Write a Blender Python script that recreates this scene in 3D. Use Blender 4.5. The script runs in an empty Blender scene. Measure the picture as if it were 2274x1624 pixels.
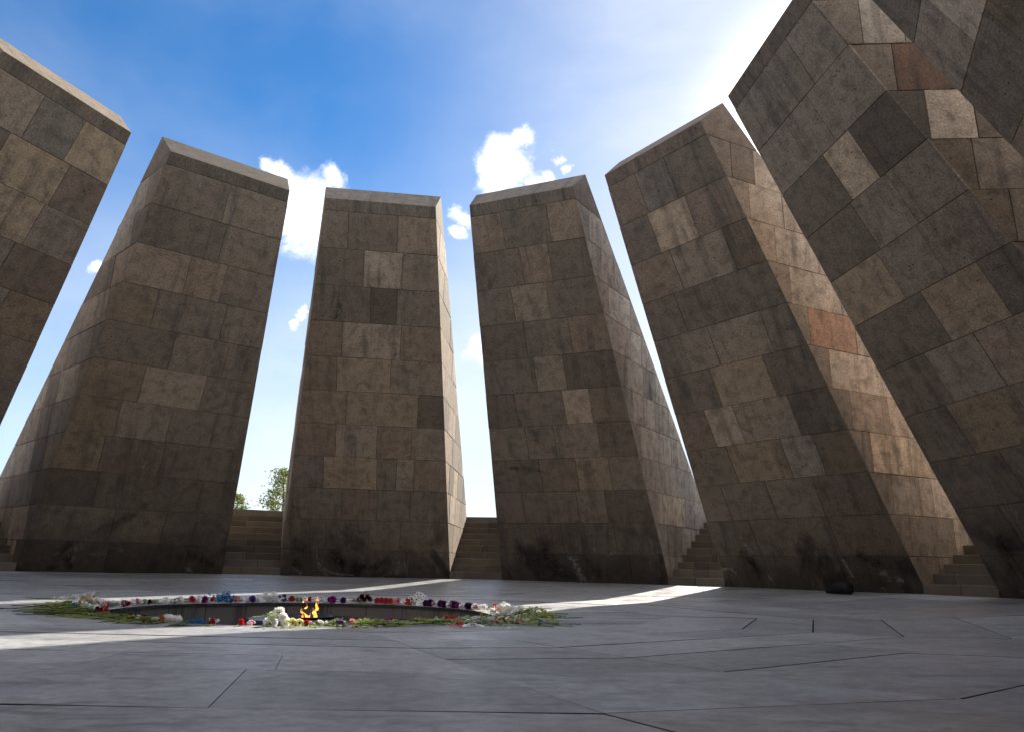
import bpy, bmesh, math, random
from mathutils import Vector, Matrix, Quaternion
R = math.radians
# ------------------------------------------------------------------ camera, sky, sun, exposure
scn = bpy.context.scene
scn.render.resolution_x, scn.render.resolution_y = 1024, 731
cd = bpy.data.cameras.new('camera'); cam = bpy.data.objects.new('camera', cd)
scn.collection.objects.link(cam); scn.camera = cam
CP = Vector((2.14606, -8.24595, 0.25360))
FW = Vector((0.0, 0.9630503, 0.2693216)); RT = Vector((0.9997425, -0.0061112, 0.0218525)); UP = Vector((-0.0226909, -0.2692523, 0.9628023))
cam.matrix_world = Matrix(((RT.x, UP.x, -FW.x, CP.x), (RT.y, UP.y, -FW.y, CP.y), (RT.z, UP.z, -FW.z, CP.z), (0, 0, 0, 1)))
FPX = 1609.101                                  # focal length in pixels of a 2273 px wide picture
cd.sensor_fit = 'HORIZONTAL'; cd.sensor_width = 36.0; cd.lens = FPX / 2273.0 * 36.0
cd.clip_start = 0.05; cd.clip_end = 6000.0
SUN_AZ, SUN_EL = 28.0, 30.25                     # azimuth clockwise from +Y
SUN = Vector((math.sin(R(SUN_AZ)) * math.cos(R(SUN_EL)), math.cos(R(SUN_AZ)) * math.cos(R(SUN_EL)), math.sin(R(SUN_EL))))

def dir_of(x, y):
    return (FW + RT * ((x - 1136.5) / FPX) + UP * ((812.0 - y) / FPX)).normalized()

class NT:
    """small helper round a node tree"""
    def __init__(s, tree): s.t = tree; s.n = tree.nodes; s.l = tree.links; s.n.clear()
    def new(s, kind, **kw):
        n = s.n.new(kind)
        for k, v in kw.items(): setattr(n, k, v)
        return n
    def put(s, sock, v):
        if isinstance(v, bpy.types.NodeSocket): s.l.new(v, sock)
        elif v is not None: sock.default_value = v
    def math(s, op, a, b=None, c=None, clamp=False):
        n = s.new('ShaderNodeMath', operation=op, use_clamp=clamp)
        for i, v in enumerate((a, b, c)):
            if v is not None: s.put(n.inputs[i], v)
        return n.outputs[0]
    def vmath(s, op, a, b=None, scale=None):
        n = s.new('ShaderNodeVectorMath', operation=op)
        s.put(n.inputs[0], a)
        if b is not None: s.put(n.inputs[1], b)
        if scale is not None: s.put(n.inputs['Scale'], scale)
        return n.outputs['Value'] if op in ('DOT_PRODUCT', 'LENGTH', 'DISTANCE') else n.outputs[0]
    def ramp(s, v, a, b, lo=0.0, hi=1.0, smooth=True):
        n = s.new('ShaderNodeMapRange', interpolation_type='SMOOTHSTEP' if smooth else 'LINEAR')
        s.put(n.inputs['Value'], v); n.inputs['From Min'].default_value = a; n.inputs['From Max'].default_value = b
        n.inputs['To Min'].default_value = lo; n.inputs['To Max'].default_value = hi
        return n.outputs['Result']
    def noise(s, vec, scale, detail=4.0, rough=0.55, dist=0.0, color=False):
        n = s.new('ShaderNodeTexNoise'); s.put(n.inputs['Vector'], vec)
        n.inputs['Scale'].default_value = scale; n.inputs['Detail'].default_value = detail
        n.inputs['Roughness'].default_value = rough; n.inputs['Distortion'].default_value = dist
        return n.outputs['Color' if color else 'Fac']
    def voro(s, vec, scale, feature='F1', rnd=1.0):
        n = s.new('ShaderNodeTexVoronoi', feature=feature); s.put(n.inputs['Vector'], vec)
        n.inputs['Scale'].default_value = scale; n.inputs['Randomness'].default_value = rnd
        return n.outputs['Distance']
    def mix(s, f, a, b, mode='MIX'):
        n = s.new('ShaderNodeMix', data_type='RGBA', blend_type=mode)
        s.put(n.inputs[0], f)
        for i, v in ((6, a), (7, b)):
            if isinstance(v, (tuple, list)): v = (v[0], v[1], v[2], 1.0)
            s.put(n.inputs[i], v)
        return n.outputs[2]
    def mapping(s, vec, scale=(1, 1, 1), loc=(0, 0, 0)):
        n = s.new('ShaderNodeMapping'); s.put(n.inputs['Vector'], vec)
        n.inputs['Scale'].default_value = scale; n.inputs['Location'].default_value = loc
        return n.outputs[0]

world = bpy.data.worlds.new('World'); scn.world = world; world.use_nodes = True
w = NT(world.node_tree)
sky = w.new('ShaderNodeTexSky', sky_type='NISHITA'); sky.sun_disc = False
sky.sun_elevation = R(SUN_EL); sky.sun_rotation = R(SUN_AZ)
sky.altitude = 1000.0; sky.air_density = 1.0; sky.dust_density = 0.3; sky.ozone_density = 3.0
D = w.new('ShaderNodeTexCoord').outputs['Generated']
wob = w.noise(D, 9.0, 7.0, 0.62, color=True)
wob = w.vmath('SUBTRACT', wob, (0.5, 0.5, 0.5))
Dw = w.vmath('ADD', D, w.vmath('SCALE', wob, scale=0.085))
puff = w.noise(D, 34.0, 8.0, 0.68, 0.4)
cl = None
for (px, py, rad) in ((655, 440, .024), (690, 468, .034), (668, 500, .032), (730, 408, .015), (628, 388, .013), (1120, 352, .025), (1155, 318, .013), (1088, 362, .017), (1148, 372, .022), (1108, 398, .020),
                      (1236, 350, .009), (1250, 372, .008), (1014, 466, .011), (1034, 484, .011), (1008, 520, .008), (1050, 762, .013), (1078, 788, .012), (664, 703, .007), (650, 724, .006), (1016, 775, .009), (205, 610, .007), (1205, 395, .010)):
    d = w.vmath('DISTANCE', Dw, tuple(dir_of(px, py)))
    m = w.ramp(w.math('ADD', d, w.math('MULTIPLY', w.math('SUBTRACT', puff, 0.5), rad * 1.5)), rad * 1.55, rad * 0.30)
    cl = m if cl is None else w.math('MAXIMUM', cl, m)
sd = w.vmath('DOT_PRODUCT', D, tuple(SUN))
veil_n = w.noise(w.mapping(D, (1.0, 1.0, 2.2)), 2.6, 6.0, 0.6, 0.3)
sep = w.new('ShaderNodeSeparateXYZ'); w.put(sep.inputs[0], D)
soft = w.ramp(veil_n, 0.30, 0.72, 0.72, 1.10)
glow = w.math('MULTIPLY', w.math('POWER', w.ramp(sd, 0.78, 1.0, 0.0, 0.95, False), 2.0), soft)
low = w.math('MULTIPLY', w.ramp(sep.outputs['Z'], 0.56, 0.12), w.ramp(sd, 0.35, 0.92, 0.44, 1.0))
cir = w.ramp(w.noise(w.mapping(D, (1.1, 0.9, 1.7), (2, 5, 1)), 2.2, 5.0, 0.55, 0.15), 0.38, 0.74, 0.06, 0.20)
# screen the three thin veils over each other
clear = w.math('MULTIPLY', w.math('MULTIPLY', w.math('SUBTRACT', 1.0, glow), w.math('SUBTRACT', 1.0, w.math('MULTIPLY', low, soft))), w.math('SUBTRACT', 1.0, cir))
veil = w.math('SUBTRACT', 1.0, clear, clamp=True)
hs = w.new('ShaderNodeHueSaturation'); w.put(hs.inputs['Color'], sky.outputs[0]); hs.inputs['Saturation'].default_value = 1.40; hs.inputs['Value'].default_value = 0.92; skyc = hs.outputs[0]
c1 = w.mix(veil, skyc, (5.5, 5.7, 6.05))
c1 = w.mix(w.math('POWER', w.ramp(sd, 0.972, 1.0, 0.0, 1.0, False), 3.0), c1, (20.0, 19.5, 19.0))
c2 = w.mix(cl, c1, (8.6, 8.6, 8.8))
# unseen broken cloud added overhead and behind the camera to raise ambient light
over = w.math('MAXIMUM', w.ramp(sep.outputs['Z'], 0.76, 0.90), w.ramp(sep.outputs['Y'], 0.05, -0.45))
fill_deck = w.ramp(w.noise(w.mapping(D, (1.0, 1.0, 1.6)), 3.2, 7.0, 0.6, 0.4), 0.34, 0.58)
c2 = w.mix(w.math('MULTIPLY', over, fill_deck), c2, (9.6, 9.7, 10.0))
bg = w.new('ShaderNodeBackground'); w.put(bg.inputs['Color'], c2); bg.inputs['Strength'].default_value = 0.088
wo = w.new('ShaderNodeOutputWorld'); w.l.new(bg.outputs[0], wo.inputs['Surface'])

ld = bpy.data.lights.new('sun', 'SUN'); ld.energy = 4.7; ld.angle = R(0.53); ld.color = (1.0, 0.91, 0.78)
sun = bpy.data.objects.new('sun', ld); scn.collection.objects.link(sun)
sun.rotation_euler = SUN.to_track_quat('Z', 'Y').to_euler(); sun.location = SUN * 50
scn.view_settings.view_transform = 'Standard'; scn.view_settings.look = 'None'
scn.view_settings.exposure = 1.15; scn.view_settings.gamma = 1.0; scn.view_settings.use_curve_mapping = False

# ------------------------------------------------------------------ materials
def material(name):
    m = bpy.data.materials.new(name); m.use_nodes = True
    t = NT(m.node_tree); b = t.new('ShaderNodeBsdfPrincipled'); o = t.new('ShaderNodeOutputMaterial')
    t.l.new(b.outputs[0], o.inputs['Surface'])
    return m, t, b, o
def simple(name, col, rough=0.5, metal=0.0, var=0.12, scale=40.0, spec=0.5, coat=0.0):
    m, t, b, o = material(name)
    p = t.new('ShaderNodeTexCoord').outputs['Object']
    n = t.noise(p, scale, 4.0)
    c = t.mix(n, tuple(x * (1 - var) for x in col), tuple(min(1, x * (1 + var)) for x in col))
    t.put(b.inputs['Base Color'], c); b.inputs['Roughness'].default_value = rough; b.inputs['Metallic'].default_value = metal
    b.inputs['Specular IOR Level'].default_value = spec; b.inputs['Coat Weight'].default_value = coat
    return m
def petal(name, col, trans=0.45, var=0.18, rough=0.6):
    m, t, b, o = material(name)
    p = t.new('ShaderNodeTexCoord').outputs['Object']
    c = t.mix(t.noise(p, 60.0, 3.0), tuple(x * (1 - var) for x in col), tuple(min(1, x * (1 + var)) for x in col))
    t.put(b.inputs['Base Color'], c); b.inputs['Roughness'].default_value = rough; b.inputs['Specular IOR Level'].default_value = 0.25
    tr = t.new('ShaderNodeBsdfTranslucent'); t.put(tr.inputs['Color'], c)
    mx = t.new('ShaderNodeMixShader'); mx.inputs[0].default_value = trans
    t.l.new(b.outputs[0], mx.inputs[1]); t.l.new(tr.outputs[0], mx.inputs[2]); t.l.new(mx.outputs[0], o.inputs['Surface'])
    return m

def stone_material(name, stains):
    """blocks of tuff: per block tone, pores, weather streaks down the face (UV in metres), soot and lime near the base"""
    m, t, b, o = material(name)
    uv = t.new('ShaderNodeUVMap'); uv.uv_map = 'UVMap'; uv = uv.outputs[0]
    ta = t.new('ShaderNodeAttribute', attribute_name='tone'); tone = ta.outputs['Color']; rnd = ta.outputs['Alpha']
    uvb = t.vmath('ADD', uv, t.vmath('SCALE', (37.3, 53.1, 0.0), scale=rnd))
    fine = t.noise(uv, 33.0, 6.0, 0.8)
    base = t.mix(t.noise(uvb, 1.3, 5.0, 0.6), (0.246, 0.196, 0.148), (0.322, 0.266, 0.211))
    c = t.mix(1.0, base, tone, 'MULTIPLY')
    grain = t.noise(uv, 70.0, 5.0, 0.7)
    c = t.mix(1.0, c, t.mix(grain, (0.72, 0.72, 0.72), (1.28, 1.28, 1.28)), 'MULTIPLY')
    mid = t.noise(uvb, 17.0, 5.0, 0.75)
    c = t.mix(1.0, c, t.mix(mid, (0.78, 0.78, 0.785), (1.22, 1.22, 1.215)), 'MULTIPLY')
    c = t.mix(1.0, c, t.mix(t.ramp(fine, 0.30, 0.70), (0.62, 0.61, 0.60), (1.36, 1.37, 1.38)), 'MULTIPLY')
    blot = t.ramp(t.noise(uvb, 4.5, 6.0, 0.7, 0.5), 0.40, 0.72)
    c = t.mix(t.math('MULTIPLY', blot, 0.55), c, (0.065, 0.056, 0.047))
    st = t.noise(t.mapping(uv, (3.4, 0.30, 1.0)), 1.0, 6.0, 0.62, 0.6)
    stw = t.ramp(st, 0.48, 0.70)
    stb = t.ramp(t.noise(t.mapping(uvb, (3.0, 0.45, 1.0)), 1.0, 6.0, 0.65, 0.8), 0.46, 0.72)
    stw = t.math('MAXIMUM', t.math('MULTIPLY', stw, 0.75), t.math('MULTIPLY', stb, t.ramp(rnd, 0.25, 0.9)))
    patch = t.ramp(t.noise(uv, 0.55, 3.0), 0.30, 0.56)
    c = t.mix(t.math('MULTIPLY', t.math('MULTIPLY', stw, patch), 0.72), c, (0.055, 0.050, 0.048))
    st2 = t.ramp(t.noise(t.mapping(uv, (2.6, 0.18, 1.0), (31, 7, 0)), 1.0, 5.0, 0.6, 0.5), 0.60, 0.78)
    c = t.mix(t.math('MULTIPLY', st2, 0.30), c, (0.34, 0.28, 0.20))
    # pores and chips
    pv = t.voro(uv, 26.0); pn = t.math('ADD', t.noise(uvb, 2.1, 3.0, 0.7), t.ramp(t.math('FRACT', t.math('MULTIPLY', rnd, 7.0)), 0.78, 0.92, 0.0, 0.16))
    pore = t.math('MULTIPLY', t.ramp(pv, 0.20, 0.10), t.ramp(pn, 0.50, 0.66))
    pv2 = t.voro(t.mapping(uv, (1.0, 1.5, 1.0), (3, 9, 0)), 7.0); pore2 = t.math('MULTIPLY', t.ramp(pv2, 0.13, 0.07), t.ramp(t.noise(uv, 3.1, 2.0), 0.47, 0.55))
    por = t.math('MAXIMUM', pore, pore2)
    c = t.mix(t.math('MULTIPLY', por, 0.80), c, (0.022, 0.019, 0.017))
    if stains:
        sx = t.new('ShaderNodeSeparateXYZ'); t.put(sx.inputs[0], uv); v = sx.outputs['Y']
        edge = t.noise(t.mapping(uv, (1.0, 0.7, 1.0)), 1.4, 6.0, 0.65, 0.8)
        soot = t.ramp(t.math('ADD', v, t.math('MULTIPLY', t.math('SUBTRACT', edge, 0.5), -3.4)), 1.5, -0.1)
        c = t.mix(t.math('MULTIPLY', soot, 0.50), c, (0.018, 0.016, 0.017))
        sp = t.math('MULTIPLY', t.ramp(t.noise(t.mapping(uv, (0.55, 0.45, 1.0), (17, 2, 0)), 1.3, 5.0, 0.6, 0.9), 0.50, 0.62), t.ramp(v, 1.7, 0.5))
        c = t.mix(t.math('MULTIPLY', sp, 0.72), c, (0.010, 0.009, 0.010))
        ln = t.ramp(t.noise(t.mapping(uv, (0.8, 0.8, 1.0), (11, 3, 0)), 1.5, 8.0, 0.72, 1.0), 0.585, 0.66)
        lw = t.math('MULTIPLY', ln, t.ramp(v, 0.95, 0.25))
        c = t.mix(t.math('MULTIPLY', lw, 0.55), c, (0.34, 0.32, 0.31))
        l2 = t.ramp(t.noise(t.mapping(uv, (4.2, 0.50, 1.0), (5, 5, 0)), 1.0, 6.0, 0.7, 0.5), 0.695, 0.76)
        c = t.mix(t.math('MULTIPLY', l2, 0.60), c, (0.42, 0.41, 0.40))
    t.put(b.inputs['Base Color'], c)
    b.inputs['Roughness'].default_value = 0.88; b.inputs['Specular IOR Level'].default_value = 0.25
    h = t.math('ADD', t.math('MULTIPLY', grain, 0.30), t.math('MULTIPLY', t.noise(uv, 9.0, 6.0, 0.6), 0.9))
    h = t.math('SUBTRACT', h, t.math('MULTIPLY', por, 0.8))
    bp = t.new('ShaderNodeBump'); bp.inputs['Strength'].default_value = 0.65; bp.inputs['Distance'].default_value = 0.012
    t.put(bp.inputs['Height'], h); t.l.new(bp.outputs[0], b.inputs['Normal'])
    return m

M = {}
M['front'] = stone_material('tuff_front', True)
M['side'] = stone_material('tuff_side', False)
M['mortar'] = simple('mortar', (0.14, 0.12, 0.095), 0.95, var=0.4, scale=9.0)
def step_material():
    m, t, b, o = material('step_stone')
    p = t.new('ShaderNodeTexCoord').outputs['Object']
    tone = t.new('ShaderNodeAttribute', attribute_name='tone').outputs['Color']
    c = t.mix(t.noise(p, 3.0, 6.0, 0.65), (0.085, 0.073, 0.058), (0.20, 0.175, 0.14))
    c = t.mix(1.0, c, tone, 'MULTIPLY')
    g = t.noise(p, 55.0, 4.0, 0.7)
    c = t.mix(1.0, c, t.mix(g, (0.78, 0.78, 0.78), (1.2, 1.2, 1.2)), 'MULTIPLY')
    t.put(b.inputs['Base Color'], c); b.inputs['Roughness'].default_value = 0.85; b.inputs['Specular IOR Level'].default_value = 0.3
    bp = t.new('ShaderNodeBump'); bp.inputs['Strength'].default_value = 0.5; bp.inputs['Distance'].default_value = 0.01
    t.put(bp.inputs['Height'], t.math('ADD', g, t.noise(p, 8.0, 4.0))); t.l.new(bp.outputs[0], b.inputs['Normal'])
    return m
M['step'] = step_material()
def floor_material():
    m, t, b, o = material('floor_stone')
    p = t.new('ShaderNodeTexCoord').outputs['Object']
    tone = t.new('ShaderNodeAttribute', attribute_name='tone').outputs['Color']
    c = t.mix(t.noise(p, 1.1, 6.0, 0.6), (0.250, 0.257, 0.274), (0.430, 0.432, 0.444))
    c = t.mix(1.0, c, tone, 'MULTIPLY')
    g = t.noise(p, 90.0, 4.0, 0.7)
    c = t.mix(1.0, c, t.mix(g, (0.88, 0.88, 0.88), (1.12, 1.12, 1.12)), 'MULTIPLY')
    md = t.noise(p, 14.0, 6.0, 0.75)
    c = t.mix(1.0, c, t.mix(t.ramp(md, 0.3, 0.7), (0.76, 0.76, 0.76), (1.24, 1.24, 1.24)), 'MULTIPLY')
    s1 = t.ramp(t.noise(t.mapping(p, (1.0, 2.2, 1.0)), 2.3, 7.0, 0.70, 0.7), 0.50, 0.70)
    c = t.mix(t.math('MULTIPLY', s1, 0.68), c, (0.13, 0.13, 0.15))
    s2 = t.ramp(t.voro(t.vmath('ADD', p, t.vmath('SCALE', t.noise(p, 3.0, 3.0, color=True), scale=0.4)), 2.3), 0.10, 0.05)
    c = t.mix(t.math('MULTIPLY', s2, 0.12), c, (0.10, 0.10, 0.11))
    t.put(b.inputs['Base Color'], c)
    t.put(b.inputs['Roughness'], t.ramp(t.noise(p, 2.0, 5.0, 0.65), 0.32, 0.68, 0.32, 0.56)); b.inputs['Specular IOR Level'].default_value = 0.50
    bp = t.new('ShaderNodeBump'); bp.inputs['Strength'].default_value = 0.6; bp.inputs['Distance'].default_value = 0.008
    t.put(bp.inputs['Height'], t.math('ADD', t.math('MULTIPLY', g, 0.4), t.noise(p, 7.0, 5.0))); t.l.new(bp.outputs[0], b.inputs['Normal'])
    return m
M['floor'] = floor_material()
M['joint'] = simple('joint_dirt', (0.032, 0.028, 0.024), 0.95, var=0.5, scale=20.0)
M['plaza'] = simple('plaza_stone', (0.28, 0.26, 0.23), 0.85, var=0.2, scale=1.5)
M['grass'] = simple('dry_grass', (0.10, 0.12, 0.045), 0.95, var=0.4, scale=0.6)
def pit_material():
    m, t, b, o = material('pit_stone')
    p = t.new('ShaderNodeTexCoord').outputs['Object']
    c = t.mix(t.noise(p, 2.0, 5.0, 0.6), (0.110, 0.100, 0.094), (0.205, 0.188, 0.172))
    s = t.ramp(t.noise(t.mapping(p, (5.0, 5.0, 0.35)), 1.0, 6.0, 0.65, 0.4), 0.50, 0.68)
    c = t.mix(t.math('MULTIPLY', s, 0.75), c, (0.035, 0.032, 0.03))
    s = t.ramp(t.noise(t.mapping(p, (4.0, 4.0, 0.30), (9, 4, 2)), 1.0, 6.0, 0.65, 0.4), 0.60, 0.72)
    c = t.mix(t.math('MULTIPLY', s, 0.45), c, (0.30, 0.29, 0.28))
    c = t.mix(1.0, c, t.mix(t.noise(p, 80.0, 3.0), (0.75, 0.75, 0.75), (1.25, 1.25, 1.25)), 'MULTIPLY')
    t.put(b.inputs['Base Color'], c); b.inputs['Roughness'].default_value = 0.9
    return m
M['pit'] = pit_material()
M['iron'] = simple('black_iron', (0.008, 0.008, 0.011), 0.32, metal=0.0, var=0.3, spec=0.35)
M['bag'] = simple('black_cloth', (0.006, 0.006, 0.008), 0.75, var=0.3)
M['stem'] = petal('green_stem', (0.17, 0.22, 0.065), 0.10, 0.45)
M['stem_pale'] = petal('pale_stem', (0.30, 0.34, 0.12), 0.10, 0.3); M['stem_dark'] = petal('dark_stem', (0.055, 0.085, 0.030), 0.10, 0.4)
M['leaf'] = petal('flower_leaf', (0.060, 0.115, 0.028), 0.35, 0.5)
M['leafy'] = petal('yellow_green_leaf', (0.32, 0.40, 0.055), 0.45, 0.4)  # yellow-green, brightened to stand in for sunlight on the near rim's leaves
M['treeleaf'] = petal('tree_leaf', (0.17, 0.20, 0.045), 0.45, 0.5)
M['bark'] = simple('bark', (0.07, 0.052, 0.038), 0.95, var=0.4, scale=12.0)
PET = dict(white=(0.95, 0.94, 0.91), cream=(0.72, 0.66, 0.38), red=(0.46, 0.012, 0.014), dark_red=(0.115, 0.006, 0.014), coral=(0.70, 0.10, 0.06), pink=(0.72, 0.25, 0.38),
           pale_pink=(0.76, 0.50, 0.54), magenta=(0.36, 0.020, 0.26), purple=(0.11, 0.014, 0.12), violet=(0.13, 0.05, 0.32), blue=(0.010, 0.24, 0.50), yellow=(0.80, 0.50, 0.015),
           peach=(0.78, 0.36, 0.19), pale_green=(0.50, 0.62, 0.44), orange=(0.72, 0.13, 0.012))
for k, v in PET.items(): M['p_' + k] = petal('petal_' + k, v, 0.30 if k == 'white' else 0.45, 0.05 if k == 'white' else 0.18)
M['eye_dark'] = simple('flower_eye_dark', (0.035, 0.012, 0.010), 0.9)
M['eye_gold'] = simple('flower_eye_gold', (0.42, 0.26, 0.03), 0.9)
M['ribbon_red'] = simple('red_ribbon', (0.55, 0.014, 0.045), 0.35)
M['ribbon_white'] = simple('white_ribbon', (0.75, 0.74, 0.73), 0.35)
def film_material():
    m, t, b, o = material('clear_film')
    tr = t.new('ShaderNodeBsdfTransparent'); tr.inputs[0].default_value = (0.93, 0.94, 0.95, 1)
    p = t.new('ShaderNodeTexCoord').outputs['Object']
    t.put(b.inputs['Base Color'], (0.7, 0.72, 0.74, 1)); b.inputs['Roughness'].default_value = 0.12
    mx = t.new('ShaderNodeMixShader'); t.put(mx.inputs[0], t.ramp(t.noise(p, 22.0, 3.0), 0.35, 0.7, 0.18, 0.62))
    t.l.new(tr.outputs[0], mx.inputs[1]); t.l.new(b.outputs[0], mx.inputs[2]); t.l.new(mx.outputs[0], o.inputs['Surface'])
    return m
M['film'] = film_material()
def flame_material():
    m = bpy.data.materials.new('flame'); m.use_nodes = True; t = NT(m.node_tree); o = t.new('ShaderNodeOutputMaterial')
    p = t.new('ShaderNodeTexCoord').outputs['Object']
    e = t.new('ShaderNodeEmission'); c = t.mix(t.ramp(t.noise(p, 34.0, 3.0), 0.36, 0.62), (1.0, 0.17, 0.010), (1.0, 0.52, 0.10))
    t.put(e.inputs['Color'], c); e.inputs['Strength'].default_value = 1.5
    t.l.new(e.outputs[0], o.inputs['Surface'])
    return m
M['flame'] = flame_material()

# ------------------------------------------------------------------ object helpers
COL = scn.collection
def link(name, me, mat=None, parent=None, loc=None):
    o = bpy.data.objects.new(name, me); COL.objects.link(o)
    if me is not None and mat is not None and not me.materials:
        for mm in (mat if isinstance(mat, (list, tuple)) else (mat,)): me.materials.append(mm)
    if parent is not None: o.parent = parent
    if loc is not None: o.location = loc
    return o
def tag(o, label, cat, group=None, kind=None):
    if label: o['label'] = label
    if cat: o['category'] = cat
    if group: o['group'] = group
    if kind: o['kind'] = kind
    return o
def thing(name, label, cat, loc=(0, 0, 0), group=None, rot=None):
    o = link(name, None, loc=loc); o.empty_display_size = 0.2
    if rot is not None: o.rotation_euler = rot
    return tag(o, label, cat, group)
def bm_mesh(name, bm, smooth=False):
    me = bpy.data.meshes.new(name); bm.to_mesh(me); bm.free()
    if smooth: me.polygons.foreach_set('use_smooth', [True] * len(me.polygons))
    return me
def structure(name, me, mat):
    o = link(name, me, mat); o['kind'] = 'structure'; return o

class Blocks:
    """masonry: convex blocks with chamfered edges, tone per face and UV in metres"""
    def __init__(s): s.v = []; s.f = []; s.uv = []; s.tone = []; s.mi = []
    def face(s, pts, uvs, tone, mi=0):
        i = len(s.v); s.v += [tuple(p) for p in pts]; s.f.append(tuple(range(i, i + len(pts)))); s.uv += uvs; s.tone.append(tone); s.mi.append(mi)
    def block(s, poly, O, U, V, N, tone, offs, bev=0.004, depth=0.03, lift=0.0, uv0=(0, 0)):
        """poly: 2D convex CCW points in the frame O,U,V (N outward); offs: inset per edge"""
        def inset(extra):
            n = len(poly); L = []
            for i in range(n):
                a = Vector(poly[i]); b_ = Vector(poly[(i + 1) % n]); d = (b_ - a)
                if d.length < 1e-6: return None
                d.normalize(); nn = Vector((-d.y, d.x)); q = offs[i] + (extra if offs[i] > 0 else 0.0)
                L.append((a + nn * q, d))
            out = []
            for i in range(n):
                (a, d), (c, e) = L[i - 1], L[i]
                den = d.x * e.y - d.y * e.x
                if abs(den) < 1e-5: out.append(c); continue
                w_ = c - a; k = (w_.x * e.y - w_.y * e.x) / den; out.append(a + d * k)
            return out
        A = inset(0.0); B = inset(bev)
        if A is None or B is None: return
        P3 = lambda p, h: O + U * p.x + V * p.y + N * h
        U2 = lambda p: (p.x + uv0[0], p.y + uv0[1])
        n = len(poly)
        s.face([P3(p, lift) for p in B], [U2(p) for p in B], tone)
        for i in range(n):
            j = (i + 1) % n
            if offs[i] > 0: s.face([P3(A[i], lift - bev), P3(A[j], lift - bev), P3(B[j], lift), P3(B[i], lift)], [U2(A[i]), U2(A[j]), U2(B[j]), U2(B[i])], tone)
            s.face([P3(A[i], -depth), P3(A[j], -depth), P3(A[j], lift - (bev if offs[i] > 0 else 0)), P3(A[i], lift - (bev if offs[i] > 0 else 0))], [U2(A[i]), U2(A[j]), U2(A[j]), U2(A[i])], tone)
    def mesh(s, name):
        me = bpy.data.meshes.new(name); me.from_pydata(s.v, [], s.f); 
        uvl = me.uv_layers.new(name='UVMap'); uvl.data.foreach_set('uv', [c for q in s.uv for c in q])
        at = me.attributes.new('tone', 'FLOAT_COLOR', 'FACE'); at.data.foreach_set('color', [c for t in s.tone for c in (t[0], t[1], t[2], t[3] if len(t) > 3 else 1.0)])
        me.polygons.foreach_set('material_index', s.mi)
        me.update(); return me

def clip(poly, a, b, c):
    """keep the part of a convex polygon where a*x+b*y<=c"""
    out = []
    for i in range(len(poly)):
        p, q = poly[i], poly[(i + 1) % len(poly)]
        dp, dq = a * p[0] + b * p[1] - c, a * q[0] + b * q[1] - c
        if dp <= 1e-9: out.append(p)
        if (dp < -1e-9 and dq > 1e-9) or (dp > 1e-9 and dq < -1e-9):
            k = dp / (dp - dq); out.append((p[0] + (q[0] - p[0]) * k, p[1] + (q[1] - p[1]) * k))
    r = []
    for p in out:
        if not r or (abs(p[0] - r[-1][0]) + abs(p[1] - r[-1][1])) > 1e-4: r.append(p)
    if len(r) > 1 and (abs(r[0][0] - r[-1][0]) + abs(r[0][1] - r[-1][1])) < 1e-4: r.pop()
    return r
def area(p): return 0.5 * sum(p[i][0] * p[(i + 1) % len(p)][1] - p[(i + 1) % len(p)][0] * p[i][1] for i in range(len(p)))

# ------------------------------------------------------------------ floor: dished paving of twenty-four sectors round the pit
PHI0 = -0.124861; RB = 10.0; RT_, HT = 5.7256, 7.6896; RP, HP = 6.2547, 8.2276; RK = 14.2131; TH = 0.2018
RIM, RIMZ = 1.977, -0.237
def zf(r):
    r = max(r, RIM)
    z = -.203 - .034 * max(0.0, 1 - (r - RIM) / 1.6) ** 1.5
    return min(0.0, z + (.203 * ((r - 5.9) / 4.1) ** 1.06 if r > 5.9 else 0.0))
def floor_at(x, y):
    """floor point seen at a pixel of the 2273 px wide photograph"""
    d = FW + RT * ((x - 1136.5) / FPX) + UP * ((812.0 - y) / FPX); z = -.1
    for _ in range(90):
        P = CP + d * ((z - CP.z) / d.z); z = .6 * z + .4 * zf(math.hypot(P.x, P.y))
    return P
def pol(r, a): return Vector((r * math.sin(a), r * math.cos(a), 0))
rng = random.Random(5)
FB = Blocks(); Z = Vector((0, 0, 1))
RINGS = [2.75, 3.85, 4.80, 5.75, 6.70, 7.65, 8.60, 9.45, 10.6]
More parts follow.
